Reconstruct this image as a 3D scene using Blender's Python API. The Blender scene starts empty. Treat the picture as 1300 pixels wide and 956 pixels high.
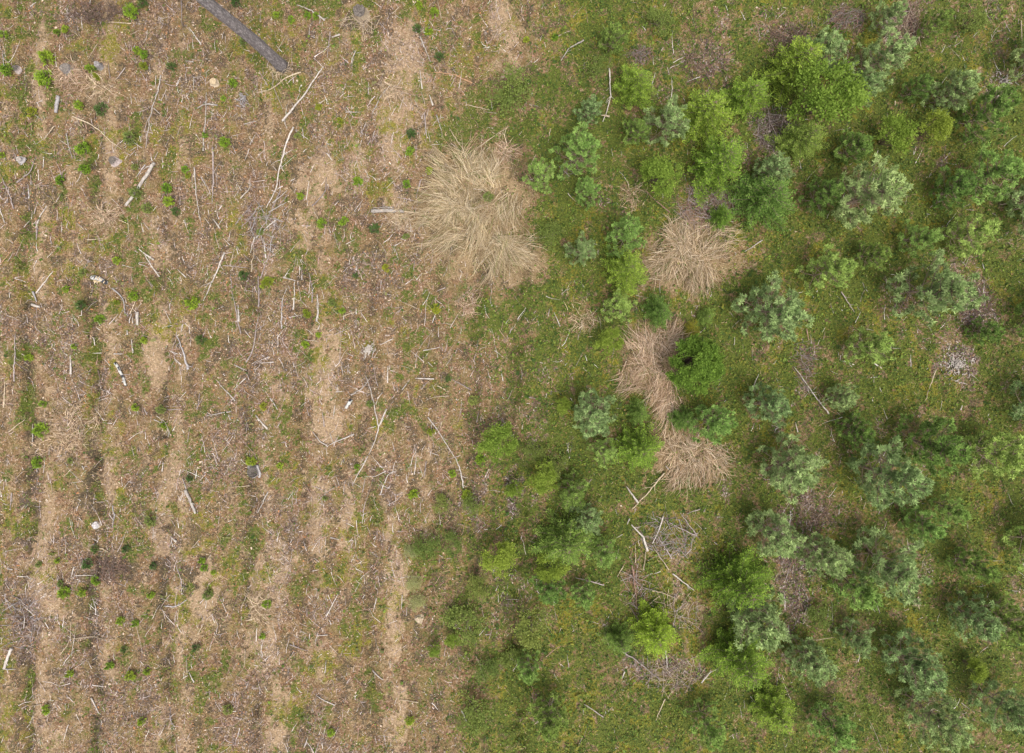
import bpy, math, random
import numpy as np

# ------------------------------------------------------------------ camera, light, exposure
H = 15.8                       # drone height above the ground, m
PPM = 1300/(2*H*math.tan(math.radians(73.7/2)))   # photo pixels per metre on the ground
CX, CY = 650.0, 432.5
scn = bpy.context.scene
cam = bpy.data.objects.new('camera', bpy.data.cameras.new('camera'))
scn.collection.objects.link(cam)
cam.location = (0, 0, H); cam.rotation_euler = (0, 0, 0)
cam.data.angle = math.radians(73.7); cam.data.sensor_fit = 'HORIZONTAL'
cam.data.shift_y = -45.5/1300
cam.data.clip_end = 2000
scn.camera = cam
world = bpy.data.worlds.new('World'); scn.world = world; world.use_nodes = True
wn = world.node_tree.nodes; wl = world.node_tree.links
sky = wn.new('ShaderNodeTexSky'); sky.sky_type = 'NISHITA'; sky.sun_disc = False
SUN_EL, SUN_AZ = math.radians(72), math.radians(150)
sky.sun_elevation = SUN_EL; sky.sun_rotation = SUN_AZ
sky.air_density = 0.7; sky.dust_density = 4.0; sky.ozone_density = 0.4
cloud = wn.new('ShaderNodeHueSaturation'); cloud.inputs['Saturation'].default_value = .3   # cloud-whitened sky
wl.new(sky.outputs[0], cloud.inputs['Color']); wl.new(cloud.outputs[0], wn['Background'].inputs[0]); wn['Background'].inputs[1].default_value = 0.15
sl = bpy.data.lights.new('sun', 'SUN'); sl.energy = 1.15; sl.angle = math.radians(32); sl.color = (1, .955, .88)
sun = bpy.data.objects.new('sun', sl); scn.collection.objects.link(sun)
sun.rotation_euler = (math.pi/2 - SUN_EL, 0, math.pi - SUN_AZ)
scn.view_settings.view_transform = 'Standard'; scn.view_settings.look = 'None'
scn.view_settings.gamma = 1; scn.view_settings.use_curve_mapping = False
scn.view_settings.exposure = 1.08
scn.render.engine = 'CYCLES'
scn.cycles.max_bounces = 5; scn.cycles.diffuse_bounces = 3; scn.cycles.transmission_bounces = 2
scn.cycles.filter_width = 1.45

rng = np.random.default_rng(7)
random.seed(7)
COL = scn.collection

# ------------------------------------------------------------------ helpers
_T = np.random.default_rng(11).random((6, 256, 256))
def vn(x, y, k=0):
    x = np.asarray(x, float); y = np.asarray(y, float)
    xi = np.floor(x).astype(int); yi = np.floor(y).astype(int)
    fx = x-xi; fy = y-yi; fx = fx*fx*(3-2*fx); fy = fy*fy*(3-2*fy)
    t = _T[k % 6]; a = t[xi % 256, yi % 256]; b = t[(xi+1) % 256, yi % 256]
    c = t[xi % 256, (yi+1) % 256]; d = t[(xi+1) % 256, (yi+1) % 256]
    return (a*(1-fx)+b*fx)*(1-fy)+(c*(1-fx)+d*fx)*fy
def fbm(x, y, k=0, o=4):
    s = 0; a = .5; n = 0
    for i in range(o):
        s = s+a*vn(x*2**i+17*i, y*2**i+31*i, k+i); n += a; a *= .5
    return s/n
def ss(a, b, x):
    t = np.clip((x-a)/(b-a), 0, 1); return t*t*(3-2*t)
def w2p(x, y): return np.asarray(x)*PPM+CX, CY-np.asarray(y)*PPM
def p2w(px, py, z=0.0):
    k = (H-z)/H
    return (px-CX)/PPM*k, (CY-py)/PPM*k

FURR = [(-142, .8), (-55, .8), (33, 1.05), (118, 1.05), (207, .95), (318, .8), (386, .7), (470, .7), (548, .5), (604, .8), (657, 1.05), (745, .5)]
def furrow(px, py):
    w = px+30*(fbm(py/110+3, px/300, 2)-.5)+10*(fbm(px/20, py/20, 3, 2)-.5)
    f = 0
    for c, s in FURR: f = np.maximum(f, s*np.exp(-((w-c)/7.5)**2))
    return f*ss(.25, .52, fbm(px/60+5, py/70, 1)+.1)*(.45+.55*ss(120, 420, py))*ss(.3,.5,fbm(px/9,py/12,4,2))
def ridge(px, py):  # pale ploughed-up strips
    w = px+30*(fbm(py/110+3, px/300, 2)-.5)+10*(fbm(px/20, py/20, 3, 2)-.5)
    f = 0
    for c, s in FURR: f = np.maximum(f, s*np.exp(-((w-c-22)/11)**2)+.6*s*np.exp(-((w-c+24)/10)**2))
    return f
def hgt(x, y):
    px, py = w2p(x, y)
    left = 1-ss(680, 820, px)
    return (-.15*furrow(px, py)*left+.05*ridge(px, py)*left + .16*(fbm(x/2.2+9, y/2.2, 3)-.5)
            + .05*(fbm(x/.35, y/.35, 4)-.5) + .5*(fbm(x/9+40, y/9+3, 5, 2)-.5)*ss(13, 40, np.hypot(x, y)))
# patches of the ground cover: px, py, rx, ry, strength (photo pixels taken as ground positions)
SAND = [(872,730,22,80,.55),(880,790,20,40,.6),(830,640,16,20,.4),(1140,780,30,14,.4),(33,600,4,10,.1),(80,520,8,120,.5),(140,560,8,120,.5),(300,640,8,90,.4),(545,620,8,90,.5),(465,560,8,100,.4),(50,720,16,70,.8),(62,780,16,40,.8),(110,300,12,60,.5),(205,440,12,60,.9),(208,620,14,60,.8),(212,700,9,25,1),(262,745,14,50,.8),
 (350,770,12,90,1),(325,790,12,80,1),(395,640,8,60,.9),(440,670,11,60,.9),(415,220,14,50,.9),(385,265,18,60,.9),(410,470,18,60,1),(355,480,10,26,.8),
 (500,755,10,90,1),(505,640,8,60,.6),(519,90,15,70,1),(497,170,12,60,.8),(508,265,15,36,.8),(452,205,12,45,.9),(415,205,12,30,.8),(418,530,12,26,.9),
 (445,35,20,25,.7),(640,40,16,60,.8),(90,95,30,22,.7),(125,110,30,20,.7),(210,85,9,45,.6),(320,70,8,40,.4),(70,560,40,30,.5),(110,540,40,40,.4),(500,60,10,30,.8),
 (930,30,30,22,.4),(925,70,24,14,.5),(935,320,28,24,.6),(1235,80,14,12,.8),(590,395,12,20,.4),(235,810,25,20,.6),(200,300,16,50,.5),(545,150,12,60,.4),
 (95,200,8,100,.5),(405,850,12,30,.7),(870,720,20,60,.35),(860,800,30,40,.35),(345,905,14,50,.8),(505,905,10,50,.8),(60,905,16,60,.6),(205,905,12,50,.6)]
STRAW = [(602,275,78,80,1),(650,330,48,34,1),(870,325,52,48,1),(930,320,40,22,.6),(822,455,34,42,1),(855,425,20,18,.8),(842,500,18,36,1),(880,580,46,34,1),
 (135,275,26,24,.6),(115,110,34,20,.5),(590,380,14,30,.5),(735,405,18,16,.5),(70,570,46,30,.4),(650,200,20,20,.6),(585,450,12,40,.3),(890,760,28,60,.35),(380,40,30,20,.3)]
GREEN = [(640,150,54,50,.95),(690,270,54,64,1.1),(720,350,56,60,1.05),(640,395,66,38,.95),(590,180,40,30,1),(560,690,20,40,.6),(600,750,40,50,.6),(640,600,40,30,.5),(690,450,60,40,.9),(600,365,34,18,.8),(590,160,30,30,.6),(700,420,60,50,.6),
 (650,110,30,22,.8),(770,110,50,50,.4),(1090,150,60,40,.7),(1200,330,40,40,.4),(1060,450,60,60,.4),(1160,500,80,60,.5),(560,400,25,30,.4),
 (545,700,18,28,.8),(590,790,26,36,.8),(100,60,12,8,.5),(30,120,12,26,.6),(55,98,20,14,.8),(108,200,14,28,1),(40,160,24,20,.6),(85,240,6,60,.6),(430,310,9,40,.6),
 (455,640,12,26,.6),(640,700,40,36,.8),(680,640,40,50,.5),(660,770,60,60,.6),(720,560,40,60,.5),(640,560,36,26,.8),(830,200,50,30,.5),(560,45,16,30,.6),
 (310,360,50,60,.3),(470,360,50,60,.2),(390,560,30,30,.2),(190,365,60,40,.2),(95,590,20,14,.5),(50,585,14,12,.8),(400,410,30,40,.25),(300,440,20,40,.25),(250,170,40,30,.35),(300,250,20,40,.3)]
YEL = [(870,720,24,90,.6),(1080,650,60,40,.7),(1240,600,40,50,.7),(1000,560,30,30,.6),(1050,380,50,30,.6),(900,640,30,26,.7),(1190,330,30,30,.5),(760,640,40,40,.5),(1150,250,60,30,.4),(398,470,18,36,1),(585,660,16,36,.9),(625,655,16,40,.9),(565,740,16,30,.5),(455,810,18,24,1),(285,780,26,26,.6),(290,180,14,60,.6),(275,20,24,14,.6),(315,65,12,14,.8),
 (305,790,20,40,.5),(960,75,30,30,.8),(955,350,40,36,.7),(1200,60,40,40,.5),(1000,320,26,34,.9),(890,410,34,16,.8),(1110,400,50,36,.7),(1150,500,60,40,.8),(1060,660,40,40,.9),
 (1190,790,50,60,.8),(1260,670,50,50,.8),(880,720,26,26,.7),(840,640,26,24,.7),(960,640,40,30,.6),(650,680,22,30,.7),(590,560,20,30,.5),(620,810,40,30,.6),(650,750,30,40,.5),
 (25,555,22,16,.6),(410,385,40,30,.35),(485,340,30,20,.4),(780,640,40,40,.6),(1250,500,50,60,.6),(1080,250,100,60,.2),(1100,840,80,30,.6),(120,690,30,10,.3),(545,500,40,40,.2),(180,65,30,20,.3),(270,400,20,20,.5),(360,560,30,20,.3),(740,250,60,60,.4),(820,40,60,40,.4),(930,180,50,40,.2),(720,690,80,30,.3),(720,860,60,40,.6),(860,680,20,20,.6)]
BRASH = [(895,265,38,30,1),(985,165,32,30,1),(812,70,16,10,.9),(895,85,34,30,.7),(1010,45,40,18,.8),(1150,35,24,34,.9),(1075,22,26,16,.8),(1278,108,28,18,.9),(1240,385,30,44,.9),
 (1215,465,28,18,1),(1190,430,50,20,.5),(1030,650,40,40,.8),(1010,720,26,90,.9),(1000,740,20,60,.6),(1060,735,30,30,.4),(810,755,18,30,.6),(845,850,60,24,.8),(845,685,40,30,.6),(700,480,30,30,.6),
 (650,530,40,26,.4),(335,290,30,40,.6),(460,275,22,18,.4),(210,250,30,60,.25),(240,90,30,50,.4),(310,125,14,10,.7),(130,320,20,12,.2),(455,335,14,16,.8),(25,720,30,40,.5),(30,790,30,60,.7),
 (115,820,26,30,.5),(420,640,30,22,.5),(375,670,40,40,.5),(280,600,50,30,.6),(300,550,50,30,.5),(450,470,30,14,.4),(490,120,30,40,.4),(560,80,26,40,.4),(1020,470,16,40,.8),(1140,390,26,12,.6),(1265,45,40,40,.4),
 (655,615,12,36,.8),(605,640,12,46,.8),(960,40,20,16,.6),(730,210,16,12,.5),(890,690,30,40,.4),(250,350,16,22,.4),(620,470,60,30,.3),(1040,20,60,20,.3)]
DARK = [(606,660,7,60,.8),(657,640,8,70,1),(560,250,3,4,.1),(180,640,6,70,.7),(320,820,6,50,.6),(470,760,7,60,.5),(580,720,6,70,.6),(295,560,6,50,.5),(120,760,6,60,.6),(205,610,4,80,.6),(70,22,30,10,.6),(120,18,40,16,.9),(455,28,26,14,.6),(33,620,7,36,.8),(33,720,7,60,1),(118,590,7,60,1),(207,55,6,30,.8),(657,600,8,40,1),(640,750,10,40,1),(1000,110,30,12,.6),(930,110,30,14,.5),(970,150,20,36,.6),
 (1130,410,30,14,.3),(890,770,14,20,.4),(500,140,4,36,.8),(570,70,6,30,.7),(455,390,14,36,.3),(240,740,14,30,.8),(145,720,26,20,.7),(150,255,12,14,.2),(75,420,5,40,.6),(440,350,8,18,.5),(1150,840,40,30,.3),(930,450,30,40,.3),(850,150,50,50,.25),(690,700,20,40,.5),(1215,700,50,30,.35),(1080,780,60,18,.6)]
def blobs(L, px, py, sd):
    wx = px+40*(fbm(px/34+sd, py/34, 1)-.5)+30*(fbm(px/8, py/8+sd, 2, 3)-.5)
    wy = py+44*(fbm(px/34, py/34+sd, 3)-.5)+30*(fbm(px/8+sd, py/8, 4, 3)-.5)
    m = np.zeros(np.shape(px))
    for (a, b, rx, ry, s) in L:
        d = ((wx-a)/rx)**2+((wy-b)/ry)**2
        m = np.maximum(m, s*(1-ss(.1, 2.0, d)))
    return m
def masks(px, py):
    px = np.asarray(px, float); py = np.asarray(py, float)
    rt = ss(515, 755, px+110*(fbm(px/120+2, py/120, 0)-.5)+70*ss(450, 700, py)-50*ss(150, 0, py))
    n1 = fbm(px/45+7, py/60, 2); n2 = fbm(px/30+1, py/40+9, 3); n3 = fbm(px/60+50, py/60+9, 5); n4 = fbm(px/16+5, py/24, 1)
    n5 = fbm(px/13+50, py/17+9, 0); n6 = fbm(px/11+90, py/15+39, 3)
    fu = furrow(px, py)*(1-rt*.6)
    sand = np.maximum(blobs(SAND, px, py, 1), .62*ridge(px, py)*(1-rt)*ss(.40, .6, n1+.12*ss(350, 650, py)))*ss(.3, .55, n4+.1)
    straw = blobs(STRAW, px, py, 2)*.85*(.6+.4*ss(.3, .5, n6))
    green = np.maximum(blobs(GREEN, px, py, 3), np.maximum(rt*(.72+.28*ss(.36, .6, n2)), (1-rt)*.75*ss(.45, .6, .45*n2+.55*n6)))
    green = np.maximum(green, .6*fu*ss(.4, .6, n2))*(.55+.45*ss(.35, .5, n5))
    yel = np.maximum(blobs(YEL, px, py, 4)*.8, np.maximum(rt*.95*ss(.38, .58, n3), (1-rt)*.7*ss(.44, .6, .6*n3+.4*n5)))*(.35+.65*ss(.38, .55, n6))
    brash = np.maximum(blobs(BRASH, px, py, 5)*.9, np.maximum(rt*.6*ss(.54, .7, .6*n1+.4*n5), (1-rt)*.45*ss(.48, .66, 1-n1)))
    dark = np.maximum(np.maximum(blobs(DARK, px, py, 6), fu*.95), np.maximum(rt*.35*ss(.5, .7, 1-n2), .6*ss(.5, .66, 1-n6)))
    green = green*(1-straw)*(1-.8*sand)*(1-.75*brash); yel = yel*(1-straw)*(1-.6*brash); sand = sand*(1-straw)
    brash = brash*(1-straw)
    return dict(rt=rt, sand=sand, straw=straw, green=green, yel=yel, brash=brash, dark=dark)

def nodemat(name):
    m = bpy.data.materials.new(name); m.use_nodes = True
    nt = m.node_tree; b = nt.nodes['Principled BSDF']; b.inputs['Roughness'].default_value = .85
    b.inputs['Specular IOR Level'].default_value = .25
    return m, nt, b
def N(nt, t, **kw):
    n = nt.nodes.new(t)
    for k, v in kw.items():
        if k.startswith('i_'):
            n.inputs[k[2:].replace('_', ' ')].default_value = v
        else: setattr(n, k, v)
    return n
def ramp(nt, src, stops):
    r = nt.nodes.new('ShaderNodeValToRGB'); e = r.color_ramp.elements
    while len(e) < len(stops): e.new(.5)
    for i, (p, c) in enumerate(stops): e[i].position = p; e[i].color = (*c, 1)
    nt.links.new(src, r.inputs[0]); return r.outputs[0]
def mix(nt, f, a, b, mode='MIX'):
    m = nt.nodes.new('ShaderNodeMix'); m.data_type = 'RGBA'; m.blend_type = mode
    for s, v in ((m.inputs[0], f), (m.inputs[6], a), (m.inputs[7], b)):
        if isinstance(v, (int, float)): s.default_value = v
        elif isinstance(v, tuple): s.default_value = (*v, 1)
        else: nt.links.new(v, s)
    return m.outputs[2]
def mth(nt, op, a, b=0.0, clamp=False):
    m = nt.nodes.new('ShaderNodeMath'); m.operation = op; m.use_clamp = clamp
    for s, v in ((m.inputs[0], a), (m.inputs[1], b)):
        if isinstance(v, (int, float)): s.default_value = v
        else: nt.links.new(v, s)
    return m.outputs[0]

def obj(name, mesh, parent=None, loc=(0, 0, 0), rz=0.0, sc=1.0):
    o = bpy.data.objects.new(name, mesh); COL.objects.link(o)
    o.location = loc; o.rotation_euler = (0, 0, rz); o.scale = (sc, sc, sc) if not isinstance(sc, tuple) else sc
    if parent: o.parent = parent
    return o
def tag(o, label, cat, group=None, kind=None):
    if label: o['label'] = label
    if cat: o['category'] = cat
    if group: o['group'] = group
    if kind: o['kind'] = kind
    return o
def mesh_np(name, V, F, mat, cols=None, smooth=False):
    """V (n,3), F (m,k) same-size faces, cols (m,3) per face colour"""
    V = np.asarray(V, np.float32); F = np.asarray(F, np.int32); k = F.shape[1]
    me = bpy.data.meshes.new(name)
    me.vertices.add(len(V)); me.vertices.foreach_set('co', V.ravel())
    me.loops.add(F.size); me.loops.foreach_set('vertex_index', F.ravel())
    me.polygons.add(len(F)); me.polygons.foreach_set('loop_start', np.arange(0, F.size, k, dtype=np.int32))
    if cols is not None:
        a = me.color_attributes.new('Col', 'FLOAT_COLOR', 'CORNER')
        c = np.ones((len(F), k, 4), np.float32); c[:, :, :3] = np.asarray(cols)[:, None, :]
        a.data.foreach_set('color', c.ravel())
    if smooth: me.polygons.foreach_set('use_smooth', np.ones(len(F), bool))
    me.materials.append(mat); me.update(); me.validate(); return me
class MB:
    def __init__(s): s.v = []; s.f = []; s.n = 0
    def tube(s, P, R, k=6, cap=True, rag=0.0, rn=None):
        P = [np.array(p, float) for p in P]; n = len(P); base = s.n
        for i, p in enumerate(P):
            t = P[min(i+1, n-1)]-P[max(i-1, 0)]; t = t/(np.linalg.norm(t)+1e-9)
            u = np.cross(t, (0, 0, 1) if abs(t[2]) < .9 else (1, 0, 0)); u /= np.linalg.norm(u)+1e-9; w = np.cross(t, u)
            for j in range(k):
                a = 2*math.pi*j/k; r = R[i]*(1+(rag*(rn.random()-.5) if rn is not None else 0))
                s.v.append(p+(math.cos(a)*u+math.sin(a)*w)*r)
        s.n += n*k
        for i in range(n-1):
            for j in range(k):
                a = base+i*k+j; b = base+i*k+(j+1) % k
                s.f.append((a, b, b+k, a+k))
        if cap:
            for i, rev in ((0, 1), (n-1, 0)):
                s.v.append(P[i]); c = s.n; s.n += 1
                for j in range(k):
                    a = base+i*k+j; b = base+i*k+(j+1) % k
                    s.f.append((b, a, c, c) if rev else (a, b, c, c))
    def build(s, name, mat, smooth=True):
        me = bpy.data.meshes.new(name)
        F = [tuple(dict.fromkeys(f)) for f in s.f]
        me.from_pydata([tuple(v) for v in s.v], [], F); me.materials.append(mat)
        if smooth: me.polygons.foreach_set('use_smooth', np.ones(len(F), bool))
        me.update(); return me

# ------------------------------------------------------------------ materials
def attr_mat(name, trans=.25, rough=.8, var=.12):
    m, nt, b = nodemat(name); L = nt.links
    a = N(nt, 'ShaderNodeVertexColor', layer_name='Col'); oi = N(nt, 'ShaderNodeObjectInfo')
    hv = N(nt, 'ShaderNodeHueSaturation'); L.new(a.outputs[0], hv.inputs['Color'])
    L.new(mth(nt, 'ADD', mth(nt, 'MULTIPLY', oi.outputs['Random'], var*2), 1-var), hv.inputs['Value'])
    L.new(mth(nt, 'ADD', mth(nt, 'MULTIPLY', oi.outputs['Random'], -.03), .515), hv.inputs['Hue'])
    L.new(hv.outputs[0], b.inputs['Base Color']); b.inputs['Roughness'].default_value = rough
    if trans:
        t = N(nt, 'ShaderNodeBsdfTranslucent'); L.new(hv.outputs[0], t.inputs[0])
        mx = N(nt, 'ShaderNodeMixShader'); mx.inputs[0].default_value = trans
        L.new(b.outputs[0], mx.inputs[1]); L.new(t.outputs[0], mx.inputs[2])
        L.new(mx.outputs[0], nt.nodes['Material Output'].inputs[0])
    return m
M_LEAF = attr_mat('foliage', .4); M_LITTER = attr_mat('litter', .1, .9, 0); M_STRAW = attr_mat('straw', .25, .7, 0); M_HERB = attr_mat('herb', .3, .75, 0)
def wood(name, c1, c2, spots=None, sc=1.0):
    m, nt, b = nodemat(name); L = nt.links
    tc = N(nt, 'ShaderNodeTexCoord'); n = N(nt, 'ShaderNodeTexNoise', i_Scale=22*sc, i_Detail=5.0); L.new(tc.outputs['Object'], n.inputs['Vector'])
    oi = N(nt, 'ShaderNodeObjectInfo')
    c = ramp(nt, n.outputs[0], [(.3, c2), (.6, c1)])
    if spots:
        n2 = N(nt, 'ShaderNodeTexNoise', i_Scale=9*sc, i_Detail=3.0); L.new(tc.outputs['Object'], n2.inputs['Vector'])
        c = mix(nt, ramp(nt, n2.outputs[0], [(.52, (0, 0, 0)), (.6, (1, 1, 1))]), c, spots)
    hv = N(nt, 'ShaderNodeHueSaturation'); L.new(c, hv.inputs['Color'])
    L.new(mth(nt, 'ADD', mth(nt, 'MULTIPLY', oi.outputs['Random'], .45), .68), hv.inputs['Value'])
    L.new(hv.outputs[0], b.inputs['Base Color'])
    bp = N(nt, 'ShaderNodeBump', i_Strength=.5, i_Distance=.01); L.new(n.outputs[0], bp.inputs['Height']); L.new(bp.outputs[0], b.inputs['Normal'])
    return m
W = {'w': wood('bleached_wood', (.47, .42, .37), (.25, .21, .18)), 'g': wood('grey_wood', (.38, .35, .34), (.20, .18, .175)),
     'l': wood('lilac_wood', (.32, .265, .245), (.16, .125, .115)), 't': wood('tan_wood', (.46, .37, .26), (.28, .21, .14)),
     'o': wood('orange_wood', (.48, .29, .16), (.30, .17, .10)), 'p': wood('pink_wood', (.26, .16, .12), (.12, .075, .055)),
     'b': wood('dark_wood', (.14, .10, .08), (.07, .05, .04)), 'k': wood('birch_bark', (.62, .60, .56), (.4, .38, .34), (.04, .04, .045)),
     's': wood('stem_bark', (.24, .18, .13), (.13, .09, .065))}
OC = wood('old_cut_wood', (.17, .145, .125), (.07, .06, .05), sc=2); CW = wood('cut_wood', (.60, .47, .30), (.42, .31, .19))

def ground_mat():
    m, nt, b = nodemat('forest_ground'); L = nt.links
    tc = N(nt, 'ShaderNodeTexCoord').outputs['Object']
    A = N(nt, 'ShaderNodeVertexColor', layer_name='MA'); B = N(nt, 'ShaderNodeVertexColor', layer_name='MB')
    sa = N(nt, 'ShaderNodeSeparateColor'); sb = N(nt, 'ShaderNodeSeparateColor')
    L.new(A.outputs[0], sa.inputs[0]); L.new(B.outputs[0], sb.inputs[0])
    sand, green, yel = sa.outputs; straw, brash, dark = sb.outputs
    def noise(s, d=4.0, o=0):
        n = N(nt, 'ShaderNodeTexNoise', i_Scale=float(s), i_Detail=float(d)); mp = N(nt, 'ShaderNodeMapping')
        mp.inputs['Location'].default_value = (o, o*1.7, 0); L.new(tc, mp.inputs[0]); L.new(mp.outputs[0], n.inputs['Vector']); return n.outputs[0]
    def vor(s):
        v = N(nt, 'ShaderNodeTexVoronoi', i_Scale=float(s)); L.new(tc, v.inputs['Vector']); sp = N(nt, 'ShaderNodeSeparateColor'); L.new(v.outputs['Color'], sp.inputs[0]); return sp.outputs[0]
    v1 = vor(30); v2 = vor(60); v3 = vor(20); v4 = vor(13); n1 = noise(9); n2 = noise(30, 3, 5); n3 = noise(2.5, 4, 9); n4 = noise(90, 2, 3)
    lit = ramp(nt, v1, [(0, (.05, .028, .014)), (.35, (.15, .085, .042)), (.7, (.24, .143, .08)), (.9, (.33, .225, .15)), (1, (.42, .33, .26))])
    lit2 = ramp(nt, n2, [(.3, (.07, .04, .02)), (.7, (.26, .155, .09))])
    c = mix(nt, .5, lit, lit2)
    c = mix(nt, ramp(nt, n3, [(.4, (0, 0, 0)), (.65, (.5, .5, .5))]), c, (.16, .135, .04))
    seedv = [0]
    def layer(mask, col, lo=.35, hi=.6, wob=.5):
        nonlocal c
        f = mth(nt, 'ADD', mask, mth(nt, 'MULTIPLY', mth(nt, 'SUBTRACT', n1, .5), wob*1.3))
        f = mth(nt, 'ADD', f, mth(nt, 'MULTIPLY', mth(nt, 'SUBTRACT', v3 if seedv[0] % 2 else v2, .5), wob*.9))
        f = mth(nt, 'ADD', f, mth(nt, 'MULTIPLY', mth(nt, 'SUBTRACT', v4, .5), wob*.5)); seedv[0] += 1
        c = mix(nt, ramp(nt, f, [(lo, (0, 0, 0)), (hi, (1, 1, 1))]), c, col)
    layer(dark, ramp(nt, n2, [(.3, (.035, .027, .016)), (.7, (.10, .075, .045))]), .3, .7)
    layer(sand, mix(nt, .35, ramp(nt, n2, [(.3, (.25, .175, .10)), (.7, (.42, .31, .195))]), lit), .25, .6)
    layer(brash, ramp(nt, v1, [(0, (.045, .03, .025)), (.5, (.12, .08, .065)), (.85, (.2, .15, .13)), (1, (.36, .3, .28))]), .35, .75)
    layer(straw, ramp(nt, n2, [(.3, (.15, .10, .05)), (.7, (.36, .26, .15))]), .4, .7)
    layer(yel, ramp(nt, n2, [(.3, (.09, .08, .01)), (.7, (.22, .195, .02))]), .4, .75)
    layer(green, ramp(nt, n2, [(.3, (.037, .05, .008)), (.7, (.11, .13, .02))]), .35, .7)
    c = mix(nt, .8, c, ramp(nt, n4, [(.3, (.5, .5, .5)), (.7, (1.4, 1.4, 1.4))]), 'MULTIPLY')
    L.new(c, b.inputs['Base Color']); b.inputs['Roughness'].default_value = .95
    bp = N(nt, 'ShaderNodeBump', i_Strength=.9, i_Distance=.03)
    L.new(mth(nt, 'ADD', v1, n2), bp.inputs['Height']); L.new(bp.outputs[0], b.inputs['Normal'])
    return m

# ------------------------------------------------------------------ ground
def axis(a, step):
    c = np.arange(-a, a+step/2, step); e = []; d = step; x = a
    while x < 450: d *= 1.35; x += d; e.append(x)
    e = np.array(e); return np.concatenate([-e[::-1], c, e])
gx = axis(15.5, .05); gy = axis(13.0, .05)
X, Y = np.meshgrid(gx, gy); Z = hgt(X, Y)
nx, ny = len(gx), len(gy)
idx = np.arange(nx*ny).reshape(ny, nx)
F = np.stack([idx[:-1, :-1], idx[:-1, 1:], idx[1:, 1:], idx[1:, :-1]], -1).reshape(-1, 4)
me = mesh_np('ground', np.stack([X, Y, Z], -1).reshape(-1, 3), F, ground_mat(), smooth=True)
px, py = w2p(X.ravel(), Y.ravel()); mk = masks(px, py)
for nm, ks in (('MA', ('sand', 'green', 'yel')), ('MB', ('straw', 'brash', 'dark'))):
    a = me.color_attributes.new(nm, 'FLOAT_COLOR', 'POINT'); c = np.ones((nx*ny, 4), np.float32)
    for i, k in enumerate(ks): c[:, i] = mk[k]
    a.data.foreach_set('color', c.ravel())
g = obj('ground', me); tag(g, 'forest floor of furrowed clearing, brown litter on the left and green moss on the right', 'ground', kind='structure')

# ------------------------------------------------------------------ scattered ground cover (stuff)
PX0, PX1, PY0, PY1 = -120, 1420, -120, 1080
def pts(n):
    return rng.uniform(PX0, PX1, n), rng.uniform(PY0, PY1, n)
def pal(P, idx, jit=.15):
    c = np.array(P)[idx]; return c*(1+rng.uniform(-jit, jit, (len(idx), 1)))
def flakes(x, y, z, s, asp, tilt):
    n = len(x); a = rng.uniform(0, 2*np.pi, n)
    u = np.stack([np.cos(a), np.sin(a), rng.normal(0, tilt, n)], -1); v = np.stack([-np.sin(a), np.cos(a), rng.normal(0, tilt, n)], -1)
    c = np.stack([x, y, z], -1); s = s[:, None]
    V = np.stack([c-u*s, c-v*s*asp, c+u*s, c+v*s*asp], 1).reshape(-1, 3)
    return V, np.arange(n*4).reshape(n, 4)
def blades(B, ang, ln, up, w, seg=3, droop=.9, twist=.3):
    """curved grass blades: B (n,3) base, leaves at angle ang, rising by up"""
    n = len(ang); V = np.zeros((n, seg+1, 2, 3)); p = B.copy(); el = up.copy(); a = ang.copy()
    for i in range(seg+1):
        d = np.stack([np.cos(a)*np.cos(el), np.sin(a)*np.cos(el), np.sin(el)], -1)
        sd = np.stack([-np.sin(a), np.cos(a), rng.normal(0, .4, n)], -1)*(w*(1-.75*i/seg))[:, None]
        V[:, i, 0] = p-sd; V[:, i, 1] = p+sd
        p = p+d*(ln/seg)[:, None]; el = el-droop/seg*(.5+rng.random(n)); a = a+rng.normal(0, twist, n)/seg
    b = np.arange(n)[:, None]*(seg+1)*2+np.arange(seg)[None]*2
    F = np.stack([b, b+1, b+3, b+2], -1).reshape(-1, 4)
    return V.reshape(-1, 3), F
# leaf litter
qx, qy = pts(240000); m = masks(qx, qy)
keep = rng.random(len(qx)) < np.clip(.16+.84*(1-m['rt'])-.5*m['green']-.45*m['dark']-.85*m['sand']-.7*m['straw']+.4*m['brash'], .04, 1)
qx, qy = qx[keep], qy[keep]; br = m['brash'][keep]; x, y = p2w(qx, qy); n = len(x)
cl = fbm(qx/14, qy/14, 3)
P = [(.18, .095, .045), (.28, .155, .08), (.38, .255, .165), (.50, .39, .30), (.09, .055, .03), (.36, .165, .075), (.60, .54, .48), (.25, .175, .15)]
pr = np.array([.23, .22, .19, .08, .16, .06, .015, .045]); ci = rng.choice(8, n, p=pr)
s = rng.gamma(4, .0032, n)+.003; s[ci == 6] *= .7
V, F = flakes(x, y, hgt(x, y)+rng.uniform(.003, .022, n), s, rng.uniform(.3, .7, (n, 1)), .45)
tag(obj('leaf_litter', mesh_np('leaf_litter', V, F, M_LITTER, pal(P, ci))), 'dead brown leaves and bark flakes strewn over the forest floor', 'leaf litter', kind='stuff')
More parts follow.
